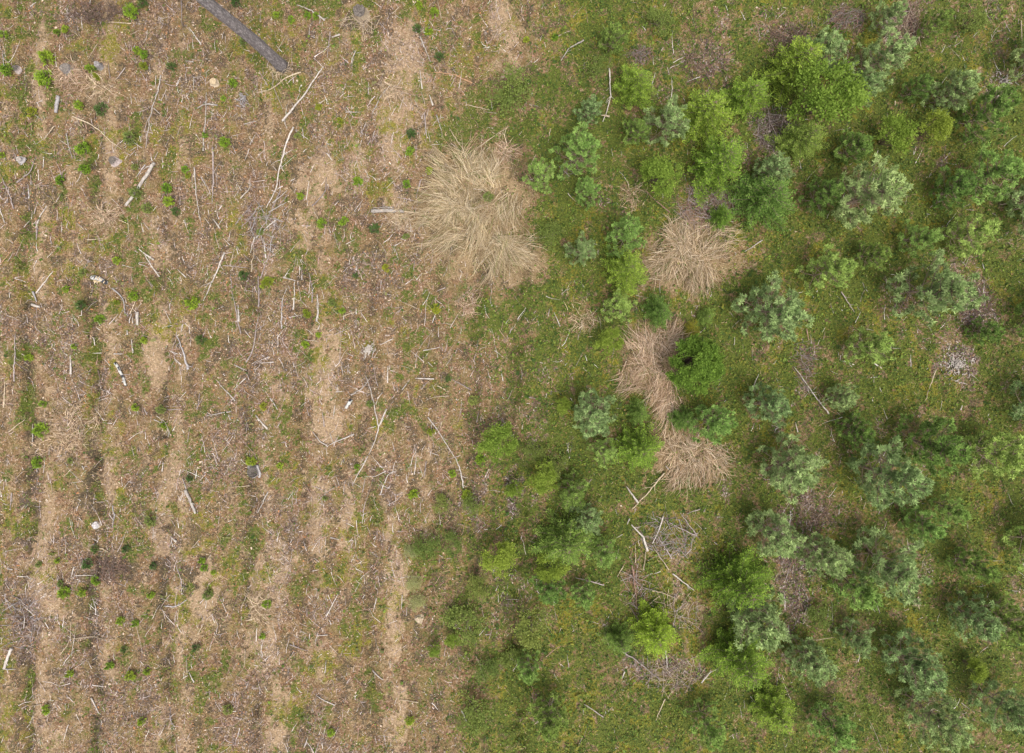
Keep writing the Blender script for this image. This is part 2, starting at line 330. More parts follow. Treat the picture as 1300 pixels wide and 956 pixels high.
# twig litter
qx, qy = pts(60000); m = masks(qx, qy)
keep = rng.random(len(qx)) < np.clip(.22+.9*m['brash']-.5*m['green']+.25*(1-m['rt'])-.2*m['straw'], .03, 1)
qx, qy = qx[keep], qy[keep]; x, y = p2w(qx, qy); n = len(x)
B = np.stack([x, y, hgt(x, y)+.012], -1)
V, F = blades(B, np.where(rng.random(n) < .5, rng.normal(math.pi/2, .5, n), rng.uniform(0, 6.28, n)), rng.gamma(2.2, .05, n), rng.normal(.05, .15, n), rng.uniform(.003, .0065, n), 2, .1, .5)
P = [(.33, .275, .26), (.46, .40, .37), (.20, .14, .12), (.36, .23, .18), (.58, .53, .49)]
ci = np.repeat(rng.choice(5, n, p=[.3, .22, .25, .13, .1]), 2)
tag(obj('twig_litter', mesh_np('twig_litter', V, F, M_LITTER, pal(P, ci))), 'thin broken twigs lying everywhere on the cleared ground', 'twigs', kind='stuff')
qx, qy = pts(9000); m = masks(qx, qy); hp = np.maximum(np.exp(-(((qx-335)/45)**2+((qy-285)/70)**2)), .6*np.exp(-(((qx-180)/60)**2+((qy-120)/70)**2)))
keep = rng.random(len(qx)) < np.clip((.10+.75*ss(.5, .66, fbm(qx/50+3, qy/60, 4)))*(1-m['rt']*.8)+.9*hp+.35*m['brash']-.4*m['straw'], .0, 1)
qx, qy = qx[keep], qy[keep]; x, y = p2w(qx, qy); n = len(x)
an = np.where(rng.random(n) < .6, rng.normal(math.pi/2-.15, .4, n), rng.uniform(0, 6.28, n))
V, F = blades(np.stack([x, y, hgt(x, y)+.03], -1), an, .10+rng.gamma(2, .09, n), rng.normal(.0, .06, n), rng.uniform(.003, .0075, n), 4, .02, .5)
ci = np.repeat(rng.choice(5, n, p=[.28, .3, .14, .1, .18]), 4)
tag(obj('broken_twigs', mesh_np('broken_twigs', V, F, M_LITTER, pal(P, ci))), 'longer thin grey twigs lying thickly over the brown clearing', 'twigs', kind='stuff')
# short grass, straw coloured and olive
qx, qy = pts(150000); m = masks(qx, qy); tf = ss(.45, .62, fbm(qx/20+4, qy/26, 4))
keep = rng.random(len(qx)) < np.clip(.15+.55*tf+.5*m['straw']+.3*m['yel']-.3*m['brash']-.5*m['sand'], .05, 1)
qx, qy = qx[keep], qy[keep]; gr = m['green'][keep]; ye = m['yel'][keep]; rt = m['rt'][keep]; st = m['straw'][keep]; x, y = p2w(qx, qy); n = len(x)
B = np.stack([x, y, hgt(x, y)], -1)
V, F = blades(B, rng.uniform(0, 6.28, n), rng.uniform(.05, .16, n), rng.uniform(.2, 1.2, n), rng.uniform(.003, .006, n), 3, 1.6)
pg = np.clip(.10+.55*np.maximum(gr, ye)+.25*rt-st, 0, 1); isg = rng.random(n) < pg
P = [(.36, .27, .145), (.27, .20, .10), (.46, .36, .21), (.13, .17, .025), (.20, .21, .03), (.10, .145, .025)]
ci = np.repeat(np.where(isg, rng.integers(3, 6, n), rng.integers(0, 3, n)), 3)
tag(obj('short_grass', mesh_np('short_grass', V, F, M_STRAW, pal(P, ci))), 'sparse short grass, part straw coloured and part olive green', 'grass', kind='stuff')
# herbs and moss tips on green areas
qx, qy = pts(420000); m = masks(qx, qy); cl = ss(.3, .6, fbm(qx/9+2, qy/9, 2))
dens = np.clip(1.0*m['green']+.5*m['yel'], 0, 1)*(.35+.65*cl)
dens = dens*(.45+.55*m['rt']); keep = rng.random(len(qx)) < dens
rt_ = m['rt'][keep]; qx, qy = qx[keep], qy[keep]; cl = cl[keep]; ye = m['yel'][keep]; x, y = p2w(qx, qy); n = len(x)
warm = ss(.4, .62, fbm(qx/34+8, qy/34, 0))
P = [(.045, .08, .014), (.09, .132, .02), (.165, .22, .035), (.06, .085, .02), (.15, .16, .03), (.20, .19, .03), (.21, .13, .06), (.13, .14, .045), (.19, .18, .07)]
ci = rng.choice(4, n, p=[.33, .32, .15, .2]); u = rng.random(n)
ci = np.where(u < .2*warm+.4*ye, rng.choice([2, 4, 4, 5], n), ci); ci = np.where(rng.random(n) < .03, 6, ci); lf = rt_ < .35; ci = np.where(lf & (rng.random(n) < .7), rng.integers(7, 9, n), ci)
V, F = flakes(x, y, hgt(x, y)+rng.uniform(.01, .1, n)*(.3+.7*cl), rng.gamma(4, .0038, n)+.004, rng.uniform(.5, .85, (n, 1)), .5)
tag(obj('ground_herbs', mesh_np('ground_herbs', V, F, M_HERB, pal(P, ci, .2))), 'low green herbs and moss covering the forest floor', 'ground cover', kind='stuff')
print('scatter done')

# ------------------------------------------------------------------ plants: mesh makers
def needles(C, D, n, ln, w, spread, cols):
    """tufts at C (m,3) along D (m,3): n needles each; returns V,F,colour"""
    m_ = len(C); Cn = np.repeat(C, n, 0); Dn = np.repeat(D, n, 0)
    d = Dn+rng.normal(0, spread, Cn.shape); d /= np.linalg.norm(d, axis=1, keepdims=True)+1e-9
    Cn = Cn-Dn*rng.uniform(0, .07, (len(Cn), 1))
    sd = np.cross(d, rng.normal(0, .3, d.shape)+np.array([0, 0, 1.])); sd /= np.linalg.norm(sd, axis=1, keepdims=True)+1e-9
    L = (ln*rng.uniform(.7, 1.15, len(Cn)))[:, None]
    V = np.stack([Cn-sd*w*.5, Cn+d*L*.5-sd*w, Cn+d*L, Cn+d*L*.5+sd*w], 1).reshape(-1, 3)
    c = np.repeat(cols, n, 0)*rng.uniform(.8, 1.2, (len(Cn), 1))
    return V, np.arange(len(Cn)*4).reshape(-1, 4), c
def pine_mesh(seed, hh, rr, c0, c1, dens=1.0):
    r = np.random.default_rng(seed); stem = MB(); C = []; D = []; K = []
    lean = r.normal(0, .04, 2)
    T = lambda z: np.array([lean[0]*z+.02*math.sin(3*z+seed), lean[1]*z, z])
    stem.tube([T(hh*t) for t in np.linspace(0, .97, 8)], [.024*hh/2*(1-.85*t) for t in np.linspace(0, .97, 8)], 6)
    nw = max(4, int(hh/.27)); zs = np.linspace(.08*hh, .93*hh, nw)
    for i, z in enumerate(zs):
        t = z/hh; L0 = rr*min(1, 1.15*(1-t)**.62+.10)*(.85+.15*min(1, t*3)); nb = r.integers(5, 8); ph = r.uniform(0, 6.28)
        for j in range(nb):
            a = ph+2*math.pi*j/nb+r.normal(0, .18); L = L0*r.uniform(.6, 1.18)
            rise = .25+.75*t; p = T(z); P = [p]; el = .25+.5*t
            for q in range(4):
                d = np.array([math.cos(a)*math.cos(el), math.sin(a)*math.cos(el), math.sin(el)]); p = p+d*L/4; P.append(p); el += .13; a += r.normal(0, .06)
            stem.tube(P, [.011, .009, .007, .005, .003], 4, cap=False)
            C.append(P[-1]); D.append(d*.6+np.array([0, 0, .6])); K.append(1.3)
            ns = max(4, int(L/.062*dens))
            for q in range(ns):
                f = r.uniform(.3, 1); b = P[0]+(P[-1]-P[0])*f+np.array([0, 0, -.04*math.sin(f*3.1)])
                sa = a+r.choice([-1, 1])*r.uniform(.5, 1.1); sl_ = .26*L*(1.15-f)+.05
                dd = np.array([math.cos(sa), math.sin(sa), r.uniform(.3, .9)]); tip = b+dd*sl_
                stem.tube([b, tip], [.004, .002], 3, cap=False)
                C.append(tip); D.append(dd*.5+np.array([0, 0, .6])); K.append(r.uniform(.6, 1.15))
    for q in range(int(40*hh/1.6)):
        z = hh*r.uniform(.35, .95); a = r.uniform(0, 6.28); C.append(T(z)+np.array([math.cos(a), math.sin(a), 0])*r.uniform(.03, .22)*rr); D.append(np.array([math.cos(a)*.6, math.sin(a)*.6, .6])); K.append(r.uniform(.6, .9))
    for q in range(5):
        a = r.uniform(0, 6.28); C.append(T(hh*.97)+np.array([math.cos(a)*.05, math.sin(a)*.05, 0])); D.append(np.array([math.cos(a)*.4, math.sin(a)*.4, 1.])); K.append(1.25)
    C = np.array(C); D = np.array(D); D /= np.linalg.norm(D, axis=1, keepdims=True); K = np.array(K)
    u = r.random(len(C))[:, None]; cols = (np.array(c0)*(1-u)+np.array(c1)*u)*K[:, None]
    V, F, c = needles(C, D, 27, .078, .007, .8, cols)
    # tip highlights and the darker crown interior are put into the tuft colours
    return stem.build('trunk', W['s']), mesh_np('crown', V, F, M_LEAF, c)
def spruce_mesh(seed, hh, rr, c0, c1):
    r = np.random.default_rng(seed); stem = MB(); C = []; D = []; K = []
    stem.tube([(0, 0, hh*t) for t in np.linspace(0, .98, 6)], [.028*hh/2*(1-.9*t) for t in np.linspace(0, .98, 6)], 6)
    nw = max(6, int(hh/.13))
    lob = r.uniform(0, 6.28, 3)
    for i, z in enumerate(np.linspace(.08*hh, .95*hh, nw)):
        t = z/hh; L0 = rr*(1-t)**.75+.05; nb = r.integers(6, 9); ph = r.uniform(0, 6.28)
        for j in range(nb):
            a = ph+2*math.pi*j/nb+r.normal(0, .15); L = L0*r.uniform(.7, 1.12)*(1+.14*math.sin(2*a+lob[0]))
            d = np.array([math.cos(a), math.sin(a), .12+.45*t]); p0 = np.array([0, 0, z]); s_ = np.array([-math.sin(a), math.cos(a), 0])
            P = [p0+d*L*f-np.array([0, 0, .10*L*math.sin(f*2.6)]) for f in (0, .35, .7, 1)]
            stem.tube(P, [.008, .006, .004, .002], 3, cap=False)
            k = max(4, int(L/.045))
            for q in range(k):
                f = (q+1)/k; b = p0+d*L*f-np.array([0, 0, .10*L*math.sin(f*2.6)]); tw = L*.36*(1.15-f)
                for sg in (-1, 1):
                    dd = d*.75+s_*sg; dd /= np.linalg.norm(dd)
                    for g_ in np.arange(.03, tw+.031, .045):
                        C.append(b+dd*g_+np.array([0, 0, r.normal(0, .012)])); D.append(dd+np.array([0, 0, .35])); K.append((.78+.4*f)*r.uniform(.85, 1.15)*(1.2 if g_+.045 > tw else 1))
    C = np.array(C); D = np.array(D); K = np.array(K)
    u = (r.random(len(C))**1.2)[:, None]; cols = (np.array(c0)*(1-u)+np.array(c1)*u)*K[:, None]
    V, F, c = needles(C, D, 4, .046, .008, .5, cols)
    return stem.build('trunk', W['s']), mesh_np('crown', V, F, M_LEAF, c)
def bush_mesh(seed, hh, rr, c0, c1, nl=7000, leaf=.019, lumps=26, tight=.5):
    r = np.random.default_rng(seed); stem = MB(); cen = []
    for i in range(lumps):
        a = r.uniform(0, 6.28); q = r.uniform(0, 1)**.55; z = hh*(.25+.62*math.sqrt(max(0, 1-q*q*.9))*r.uniform(.65, 1.08)); cen.append((math.cos(a)*rr*.78*q, math.sin(a)*rr*.78*q, z))
        b = (cen[-1][0]*.12, cen[-1][1]*.12, 0); mid = (cen[-1][0]*.55, cen[-1][1]*.55, z*.55)
        stem.tube([b, mid, cen[-1]], [.010, .007, .003], 4, cap=False)
    cen = np.array(cen); k = r.integers(0, lumps, nl)
    o = r.normal(0, 1, (nl, 3)); o /= np.linalg.norm(o, axis=1, keepdims=True); o[:, 2] = np.abs(o[:, 2])*.8
    rad = rr*tight*r.uniform(.35, 1, (nl, 1))**.5*(.55+.45*r.random(lumps))[k][:, None]
    # sprays: leaves gathered in little shoots
    sh = r.integers(0, 12*lumps, nl); so = r.normal(0, 1, (12*lumps, 3)); so /= np.linalg.norm(so, axis=1, keepdims=True); so[:, 2] = np.abs(so[:, 2])
    o = o*.35+so[sh]*.8; C = cen[sh % lumps]+o*rad
    D = o+r.normal(0, .5, o.shape); D /= np.linalg.norm(D, axis=1, keepdims=True)
    sd = np.cross(D, r.normal(0, .4, D.shape)+np.array([0, 0, 1.])); sd /= np.linalg.norm(sd, axis=1, keepdims=True); s = (leaf*r.uniform(.6, 1.3, nl))[:, None]
    V = np.stack([C-D*s, C-sd*s*.55, C+D*s, C+sd*s*.55], 1).reshape(-1, 3)
    u = r.random(12*lumps)[sh][:, None]*.6+r.random((nl, 1))*.4
    cols = (np.array(c0)*(1-u)+np.array(c1)*u)*r.uniform(.8, 1.2, (nl, 1))
    return stem.build('stem', W['s']), mesh_np('foliage', V, np.arange(nl*4).reshape(-1, 4), M_LEAF, cols)
BLUE = ((.17, .25, .08), (.41, .52, .21)); LIGHT = ((.17, .27, .055), (.36, .50, .13)); MID = ((.12, .20, .04), (.25, .36, .08))
LIB = {}
for i in range(4): LIB['B', i] = pine_mesh(20+i, 1.7, .70, *BLUE)
for i in range(3): LIB['L', i] = pine_mesh(30+i, 1.6, .64, *LIGHT)
for i in range(2): LIB['M', i] = pine_mesh(40+i, 1.5, .66, *MID)
for i in range(3): LIB['S', i] = spruce_mesh(50+i, 1.55, .72, (.10, .175, .022), (.23, .33, .045))
for i in range(2): LIB['D', i] = spruce_mesh(60+i, 1.4, .68, (.10, .17, .03), (.20, .28, .055))
for i in range(3): LIB['Y', i] = bush_mesh(70+i, 1.5, .62, (.12, .18, .02), (.31, .40, .06), 5500, .025, 17)
LIB['T', 0] = spruce_mesh(58, 1.5, .72, (.16, .24, .02), (.32, .42, .05))
LIB['P', 0] = bush_mesh(97, .25, .42, (.30, .31, .11), (.46, .46, .22), 2600, .014, 20, .5)
LIB['R', 0] = bush_mesh(80, 1.3, .70, (.055, .12, .014), (.17, .29, .04), 20000, .018, 130, .2)
for i in range(2): LIB['W', i] = bush_mesh(90+i, .45, .42, (.12, .17, .04), (.26, .31, .07), 1800, .02, 14, .6)
LIB['G', 0] = bush_mesh(95, .5, .45, (.20, .21, .025), (.36, .33, .04), 2600, .015, 16, .5)
BASE = {'P': (.25, .42), 'T': (1.5, .72), 'B': (1.7, .70), 'L': (1.6, .64), 'M': (1.5, .66), 'S': (1.55, .72), 'D': (1.4, .68), 'Y': (1.5, .62), 'R': (1.3, .70), 'W': (.45, .42), 'G': (.5, .45)}

# ------------------------------------------------------------------ label helper: place phrases from landmarks
LM = [('the thick grey standing trunk', 345, 72), ('the big root stump at the top', 455, 20), ('the twin weathered stumps', 95, 88), ('the pale sawn stump', 270, 103),
 ('the largest straw clump', 600, 280), ('the long white birch pole', 178, 233), ('the grey brush pile', 845, 685), ('the round dark bush', 882, 463), ('the pale splintered stump', 468, 443),
 ('the yellow moss patch', 398, 470), ('the black and white birch log', 125, 352), ('the hollow grey stump', 320, 600), ('the brown twig heap', 145, 722), ('the upper right straw clump', 870, 325),
 ('the bright star-shaped spruce', 832, 805), ('the lowest straw clump', 880, 580), ('the lilac bark heap', 1215, 465), ('the waist-shaped straw strip', 825, 460),
 ('the short white cut log', 443, 512), ('the heap of long sticks', 338, 275), ('the dark gap among bright spruces', 985, 165), ('the tiny yellow bush', 880, 417),
 ('the grey-green cushion plants', 526, 742), ('the grey twig patch', 30, 790), ('the lilac brash patch', 895, 265), ('the upper right chip scatter', 1275, 104), ('the reddish branch heap', 1152, 28),
 ('the long reddish brash strip', 1008, 735), ('the tan chip scatter', 1162, 764), ('the big lime bush', 1048, 122), ('the small tan stump', 531, 789), ('the long crossed branches', 481, 552),
 ('the orange-brown branch', 575, 98), ('the thick broken pole', 490, 268), ('the dark top-left brash', 125, 16), ('the small furrow stump', 119, 668), ('the far right lilac brash', 1240, 385)]
def rel(px, py, skip=0, near=0):
    L = sorted(LM, key=lambda q: math.hypot(q[1]-px, q[2]-py)); L = [q for q in L if math.hypot(q[1]-px, q[2]-py) > 9]
    n, a, b = L[skip]; dx, dy = px-a, py-b; d = math.hypot(dx, dy)
    an = math.degrees(math.atan2(-dy, dx)) % 360
    dr = ['right of', 'above right of', 'above', 'above left of', 'left of', 'below left of', 'below', 'below right of'][int((an+22.5)//45) % 8]
    pre = 'just ' if d < 45 else ('' if d < 110 else 'far ')
    return f'{pre}{dr} {n}'
USED = {}
EXTRA = ['', ]
def uniq(desc, px, py):
    """short look + place; tried with ever more detail until no other thing has it"""
    edge = 'near the left edge' if px < 130 else 'near the right edge' if px > 1190 else 'near the top edge' if py < 110 else 'near the bottom edge' if py > 770 else None
    row = 'upper' if py < 290 else 'middle' if py < 580 else 'lower'; col = 'far left' if px < 220 else 'left' if px < 440 else 'centre left' if px < 650 else 'centre right' if px < 870 else 'right' if px < 1085 else 'far right'
    short = rel(px, py).replace('the ', ''); s2 = rel(px, py, 1).replace('the ', ''); s3 = rel(px, py, 2).replace('the ', '')
    near = not rel(px, py).startswith('far')
    c = [f'{desc}, {rel(px, py)}'] if near else []
    c += [f'{desc}, {short}, {s2}', f'{desc}, {row} {col}, {rel(px, py)}', f'{desc}, {short}, {s3}', f'{desc}, {s2}, {s3}', f'{desc}, {row} {col}, {rel(px, py, 1)}', f'{desc}, {row} {col}, {rel(px, py, 2)}']
    if edge: c.insert(2, f'{desc} {edge}, {rel(px, py)}')
    for t in c:
        if len(t.split()) <= 16 and t not in USED: USED[t] = 1; return t
    print('LABEL CLASH', desc, px, py); return c[0]

# ------------------------------------------------------------------ trees
KIND = {'P': ('low_shrub', 'pale grey-green low cushion plant', 'shrub', 'low shrubs on the moss'), 'T': ('young_spruce', 'yellow-green star-shaped spruce', 'spruce tree', 'young spruces among the pines'), 'B': ('young_pine', 'bluish green young pine', 'pine tree', 'young pines regrowing in the clearing'), 'L': ('young_pine', 'pale green young pine', 'pine tree', 'young pines regrowing in the clearing'),
 'M': ('young_pine', 'mid green young pine', 'pine tree', 'young pines regrowing in the clearing'), 'S': ('young_spruce', 'bright green feathery spruce', 'spruce tree', 'young spruces among the pines'),
 'D': ('young_spruce', 'dark green young spruce', 'spruce tree', 'young spruces among the pines'), 'Y': ('leafy_bush', 'lime green leafy bush', 'bush', 'green bushes in the clearing'),
 'R': ('leafy_bush', 'dense dark green bush', 'bush', 'green bushes in the clearing'), 'W': ('low_shrub', 'low olive green shrub', 'shrub', 'low shrubs on the moss'), 'G': ('low_shrub', 'golden yellow low shrub', 'shrub', 'low shrubs on the moss')}
TREES = [  # kind, px, py, radius px, label override
 ('S',808,107,30,0),('B',748,137,17,0),('B',852,150,30,'pale bluish pine with its thin trunk showing, above left of the bright spruces'),('L',735,192,31,0),('L',685,222,22,0),('L',748,240,20,0),
 ('Y',838,225,28,0),('S',898,142,38,0),('S',950,120,32,0),('S',915,205,40,0),('S',918,275,17,'small bright green round spruce beside the lilac brash patch'),('D',975,248,40,0),('M',812,163,20,0),
 ('W',648,115,28,0),('M',780,45,20,0),('W',838,30,18,0),('S',1012,80,40,0),('B',1046,68,29,0),('Y',1048,122,44,'large lime green leafy bush in the middle of the bright spruces'),('D',1022,175,30,0),('B',1130,20,20,0),
 ('B',1122,72,34,0),('B',1103,108,22,0),('B',1212,115,26,0),('M',1262,140,36,0),('Y',1135,172,24,0),('Y',1185,162,20,0),('B',1108,245,44,0),('M',1050,245,26,0),('B',985,215,24,0),
 ('M',1215,240,26,0),('L',1268,218,36,0),('L',1235,295,29,0),('M',1190,30,18,0),('B',740,315,20,0),('L',798,298,28,0),('S',797,342,33,0),('L',789,388,21,0),
 ('D',838,395,20,0),('Y',773,433,17,0),('R',882,463,41,'dense dark green round bush beside the waist-shaped straw strip'),('G',880,417,11,'tiny golden yellow bush above the round dark bush'),('D',897,402,13,0),
 ('B',757,525,31,0),('D',812,524,16,0),('S',812,572,32,0),('L',768,574,19,0),('D',868,533,18,0),('L',908,540,30,0),('Y',715,515,11,0),('W',680,572,14,0),('B',978,515,27,0),
 ('B',990,393,42,0),('L',1056,345,28,0),('B',1196,365,44,0),('L',1108,440,26,0),('B',1073,505,19,0),('M',1110,322,20,0),
 ('M',1188,565,40,0),('B',1132,605,42,0),('B',1010,598,39,0),('L',1275,582,36,0),('L',1212,647,20,0),('L',1176,667,23,0),('B',1136,720,44,0),('L',1093,748,30,0),('B',1052,712,30,0),
 ('B',985,680,34,0),('B',966,793,40,'large bluish pine standing between two bright spruces'),('S',940,742,42,0),('S',942,840,40,0),('B',1092,812,21,0),('B',1032,845,29,0),('B',1165,848,36,0),('M',1285,790,29,0),('B',1245,792,30,0),
 ('Y',1236,848,15,0),('D',720,690,40,0),('Y',700,718,20,0),('B',745,662,22,0),('Y',690,605,20,0),('M',728,625,24,0),('L',770,705,20,0),('L',742,757,17,0),('M',700,750,24,0),
 ('W',675,790,26,0),('L',672,850,18,0),('D',788,815,20,0),('T',832,805,33,'bright yellow-green star-shaped spruce beside the sticks near the bottom'),('Y',634,706,24,0),('W',543,690,18,0),('Y',632,560,24,0),
 ('W',592,792,26,0),('Y',552,825,9,0),('M',1168,110,18,0),('M',1090,185,24,0),('L',1170,300,22,0),('M',1255,420,18,0),('M',1090,545,22,0),('M',1240,720,24,0),('M',1005,455,0,0),
 ('B',1190,915,34,0),('L',1060,925,28,0),('M',700,915,26,0),('L',900,925,24,0),('B',1285,905,32,0),('W',600,905,24,0),('W',575,690,15,0),('W',602,640,14,0),('Y',652,622,12,0),('W',655,838,18,0),('W',618,850,16,0),('Y',575,812,10,0),('W',706,590,16,0),('W',610,745,17,0),('W',560,640,12,0),('P',527,738,13,0),('P',527,764,13,0),('P',521,698,11,0),('S',985,905,30,0),('B',1345,250,40,0),('B',1350,520,40,0),('M',1340,400,34,0),('L',1345,700,36,0),('B',1340,60,34,0),('W',760,90,16,0),('W',1230,30,18,0),('W',1150,660,16,0),('W',1040,780,16,0),('W',700,300,16,0)]
cnt = {}
for k, px_, py_, r, lab in TREES:
    if r == 0: continue
    hh, rr = BASE[k]; cnt[k] = cnt.get(k, -1)+1
    nv = len([1 for q in LIB if q[0] == k]); st, cr = LIB[k, cnt[k] % nv]
    s = r/PPM/rr*.93; frac = .62 if k in 'BLM' else .5
    for _ in range(3): zc = frac*hh*s; s = r/PPM*((H-zc)/H)/rr*(1.17 if k in 'BLM' else 1.08)
    zt = random.uniform(.9, 1.12) if r > 20 else 1.1
    bx, by = p2w(px_, py_, frac*hh*s*zt); gz = float(hgt(bx, by))
    nm, desc, cat, grp = KIND[k]
    e = obj(nm, None, None, (bx, by, gz-.01), random.uniform(0, 6.28), (s, s, s*zt)); e.empty_display_size = .2
    sz = 'large ' if r >= 38 else 'small ' if r <= 20 else ''
    tag(e, None, cat, grp)
    if lab: USED[lab] = 1; e['label'] = lab
    else: e['label'] = uniq(sz+desc, px_, py_)
    obj('trunk' if k in 'BLMSDT' else 'stem', st, e); obj('crown' if k in 'BLMSDT' else 'foliage', cr, e)

# seedlings on the cleared ground: px, py, r px
SEED = [(168,15,11,'S'),(181,4,8,'D'),(72,41,6,'S'),(84,38,6,'S'),(62,75,11,'S'),(113,87,8,'S'),(122,97,6,'G'),(58,100,14,'S'),(174,64,6,'S'),(184,70,8,'S'),(182,84,7,'G'),
 (43,144,8,'G'),(100,133,8,'S'),(130,139,10,'D'),(165,175,11,'L'),(107,190,12,'S'),(108,215,9,'S'),(295,105,7,'S'),(283,124,5,'S'),(286,181,10,'S'),(259,170,5,'S'),(234,214,6,'S'),(237,222,5,'G'),
 (210,238,8,'S'),(214,255,9,'S'),(186,264,8,'L'),(78,230,8,'S'),(5,45,8,'S'),(170,212,6,'L'),(218,85,8,'D'),(300,3,8,'D'),(10,90,10,'S'),(223,268,7,'D'),(3,198,6,'S'),(172,245,9,'L'),(310,53,8,'L'),
 (351,19,6,'S'),(390,19,6,'S'),(402,21,6,'S'),(370,25,6,'S'),(532,6,7,'S'),(544,38,7,'S'),(529,36,8,'D'),(404,135,6,'G'),(430,152,5,'G'),(516,234,8,'S'),(545,216,7,'Y'),(409,284,8,'S'),(436,281,8,'S'),(380,248,7,'S'),(453,230,8,'S'),(521,193,8,'S'),(522,170,9,'D'),(557,71,8,'D'),(620,250,9,'L'),(551,15,9,'S'),(377,172,6,'L'),
 (147,330,7,'S'),(84,367,6,'S'),(100,388,8,'D'),(104,346,7,'L'),(170,376,8,'S'),(127,406,8,'S'),(183,432,7,'S'),(36,454,7,'S'),(94,440,5,'S'),(55,513,6,'S'),(147,384,5,'G'),(172,517,7,'S'),(202,520,7,'L'),(55,546,12,'S'),(245,384,12,'S'),(255,432,9,'D'),(308,350,9,'D'),(203,541,6,'S'),
 (435,395,6,'S'),(405,425,5,'S'),(387,438,6,'S'),(340,360,10,'G'),(388,398,7,'G'),(553,392,7,'G'),(490,340,6,'G'),(421,385,6,'L'),(600,508,8,'L'),(335,516,6,'G'),(470,512,7,'L'),(569,481,6,'D'),(547,548,6,'G'),(451,350,5,'D'),
 (50,587,9,'S'),(88,585,5,'L'),(110,716,9,'D'),(122,737,8,'S'),(118,698,6,'D'),(75,742,6,'L'),(80,753,9,'S'),(102,754,7,'S'),(152,789,7,'S'),(170,792,7,'S'),(47,718,5,'L'),(70,713,5,'S'),(255,712,6,'S'),(258,722,6,'S'),(270,727,5,'S'),(192,660,9,'L'),(263,757,8,'L'),(155,826,6,'D'),(138,845,7,'S'),(165,858,8,'Y'),(186,853,6,'S'),(88,855,7,'S'),(318,586,9,'Y'),(239,608,6,'D'),(160,697,7,'D'),(248,823,7,'D'),(194,719,6,'D'),(190,756,6,'S'),
 (355,591,6,'S'),(453,593,6,'S'),(525,628,8,'S'),(575,601,7,'S'),(593,630,9,'Y'),(610,584,8,'S'),(338,767,7,'S'),(412,633,5,'L'),(332,808,5,'S'),(515,300,6,'L'),(330,295,6,'L'),(475,290,8,'D'),
 (60,900,8,'S'),(180,915,7,'S'),(290,900,8,'L'),(420,930,7,'S'),(520,915,8,'S'),(705,47,6,'S'),(668,50,6,'Y')]
def seed_mesh(seed, cols, n=26):
    r = np.random.default_rng(seed); st = MB(); C = []; D = []
    st.tube([(0, 0, 0), (.01, 0, .12), (0, .01, .24)], [.006, .005, .003], 4)
    for i in range(n):
        a = r.uniform(0, 6.28); q = math.sqrt(r.random()); z = .05+.2*(1-q)*r.uniform(.6, 1.2); t = (math.cos(a)*q*.11, math.sin(a)*q*.11, z+.03)
        st.tube([(0, 0, z*.7), t], [.003, .0015], 3, cap=False); C.append(t); D.append((math.cos(a)*q, math.sin(a)*q, .9))
    C = np.array(C); D = np.array(D); D /= np.linalg.norm(D, axis=1, keepdims=True)
    u = r.random((n, 1)); cc = np.array(cols[0])*(1-u)+np.array(cols[1])*u
    V, F, c = needles(C, D, 16, .055, .0065, .7, cc*1.35)
    return st.build('stem', W['s']), mesh_np('needles', V, F, M_LEAF, c)
SLIB = {'S': [seed_mesh(i, ((.11, .18, .015), (.22, .31, .03))) for i in range(3)], 'D': [seed_mesh(9, ((.05, .09, .025), (.09, .14, .035)))],
        'L': [seed_mesh(12, ((.12, .16, .04), (.20, .23, .06)))], 'G': [seed_mesh(14, ((.17, .20, .02), (.28, .30, .03)))], 'Y': [seed_mesh(16, ((.15, .21, .02), (.24, .30, .03)))]}
SC = {'S': 'bright green', 'D': 'dark green', 'L': 'pale green', 'G': 'yellow-green', 'Y': 'vivid lime green'}
for i, (a, b, r, k) in enumerate(SEED):
    x_, y_ = p2w(a, b, .1); s = r/PPM/.15; e = obj('pine_seedling', None, None, (x_, y_, float(hgt(x_, y_))-.005), random.uniform(0, 6.28), (s*random.uniform(.85, 1.15), s*random.uniform(.85, 1.15), min(s, 1.3)))
    e.empty_display_size = .1
    sz = 'tiny ' if r <= 6 else 'bushy ' if r >= 10 else ''
    tag(e, uniq(f'{sz}{SC[k]} seedling', a, b), 'seedling', 'conifer seedlings on the cleared ground')
    L_ = SLIB[k]; st, nd = L_[i % len(L_)]; obj('stem', st, e); obj('needles', nd, e)

# ------------------------------------------------------------------ the standing trunk at the top left: only its foot is in the picture
tb = p2w(360, 86); t3 = p2w(262, 0, 3.4); lean = np.array([(t3[0]-tb[0])/3.4, (t3[1]-tb[1])/3.4])
pr = obj('tall_pine', None, None, (tb[0], tb[1], float(hgt(*tb))-.05)); tag(pr, 'tall standing pine whose thick grey trunk leans out of the top edge', 'pine tree')
mb = MB(); rr_ = np.random.default_rng(5); zz = np.linspace(0, 12.5, 40); P = [(lean[0]*z+.03*math.sin(z*1.3), lean[1]*z, z) for z in zz]
R = [.135*(1-.055*z)+.03*math.exp(-z*6) for z in zz]; mb.tube(P, R, 16, rag=.1, rn=rr_)
m, nt, b_ = nodemat('grey_bark'); L = nt.links; tc = N(nt, 'ShaderNodeTexCoord'); mp = N(nt, 'ShaderNodeMapping'); mp.inputs['Scale'].default_value = (1, 1, .35)
L.new(tc.outputs['Object'], mp.inputs[0]); v = N(nt, 'ShaderNodeTexVoronoi', i_Scale=34.0); n = N(nt, 'ShaderNodeTexNoise', i_Scale=14.0, i_Detail=5.0)
L.new(mp.outputs[0], v.inputs['Vector']); L.new(mp.outputs[0], n.inputs['Vector'])
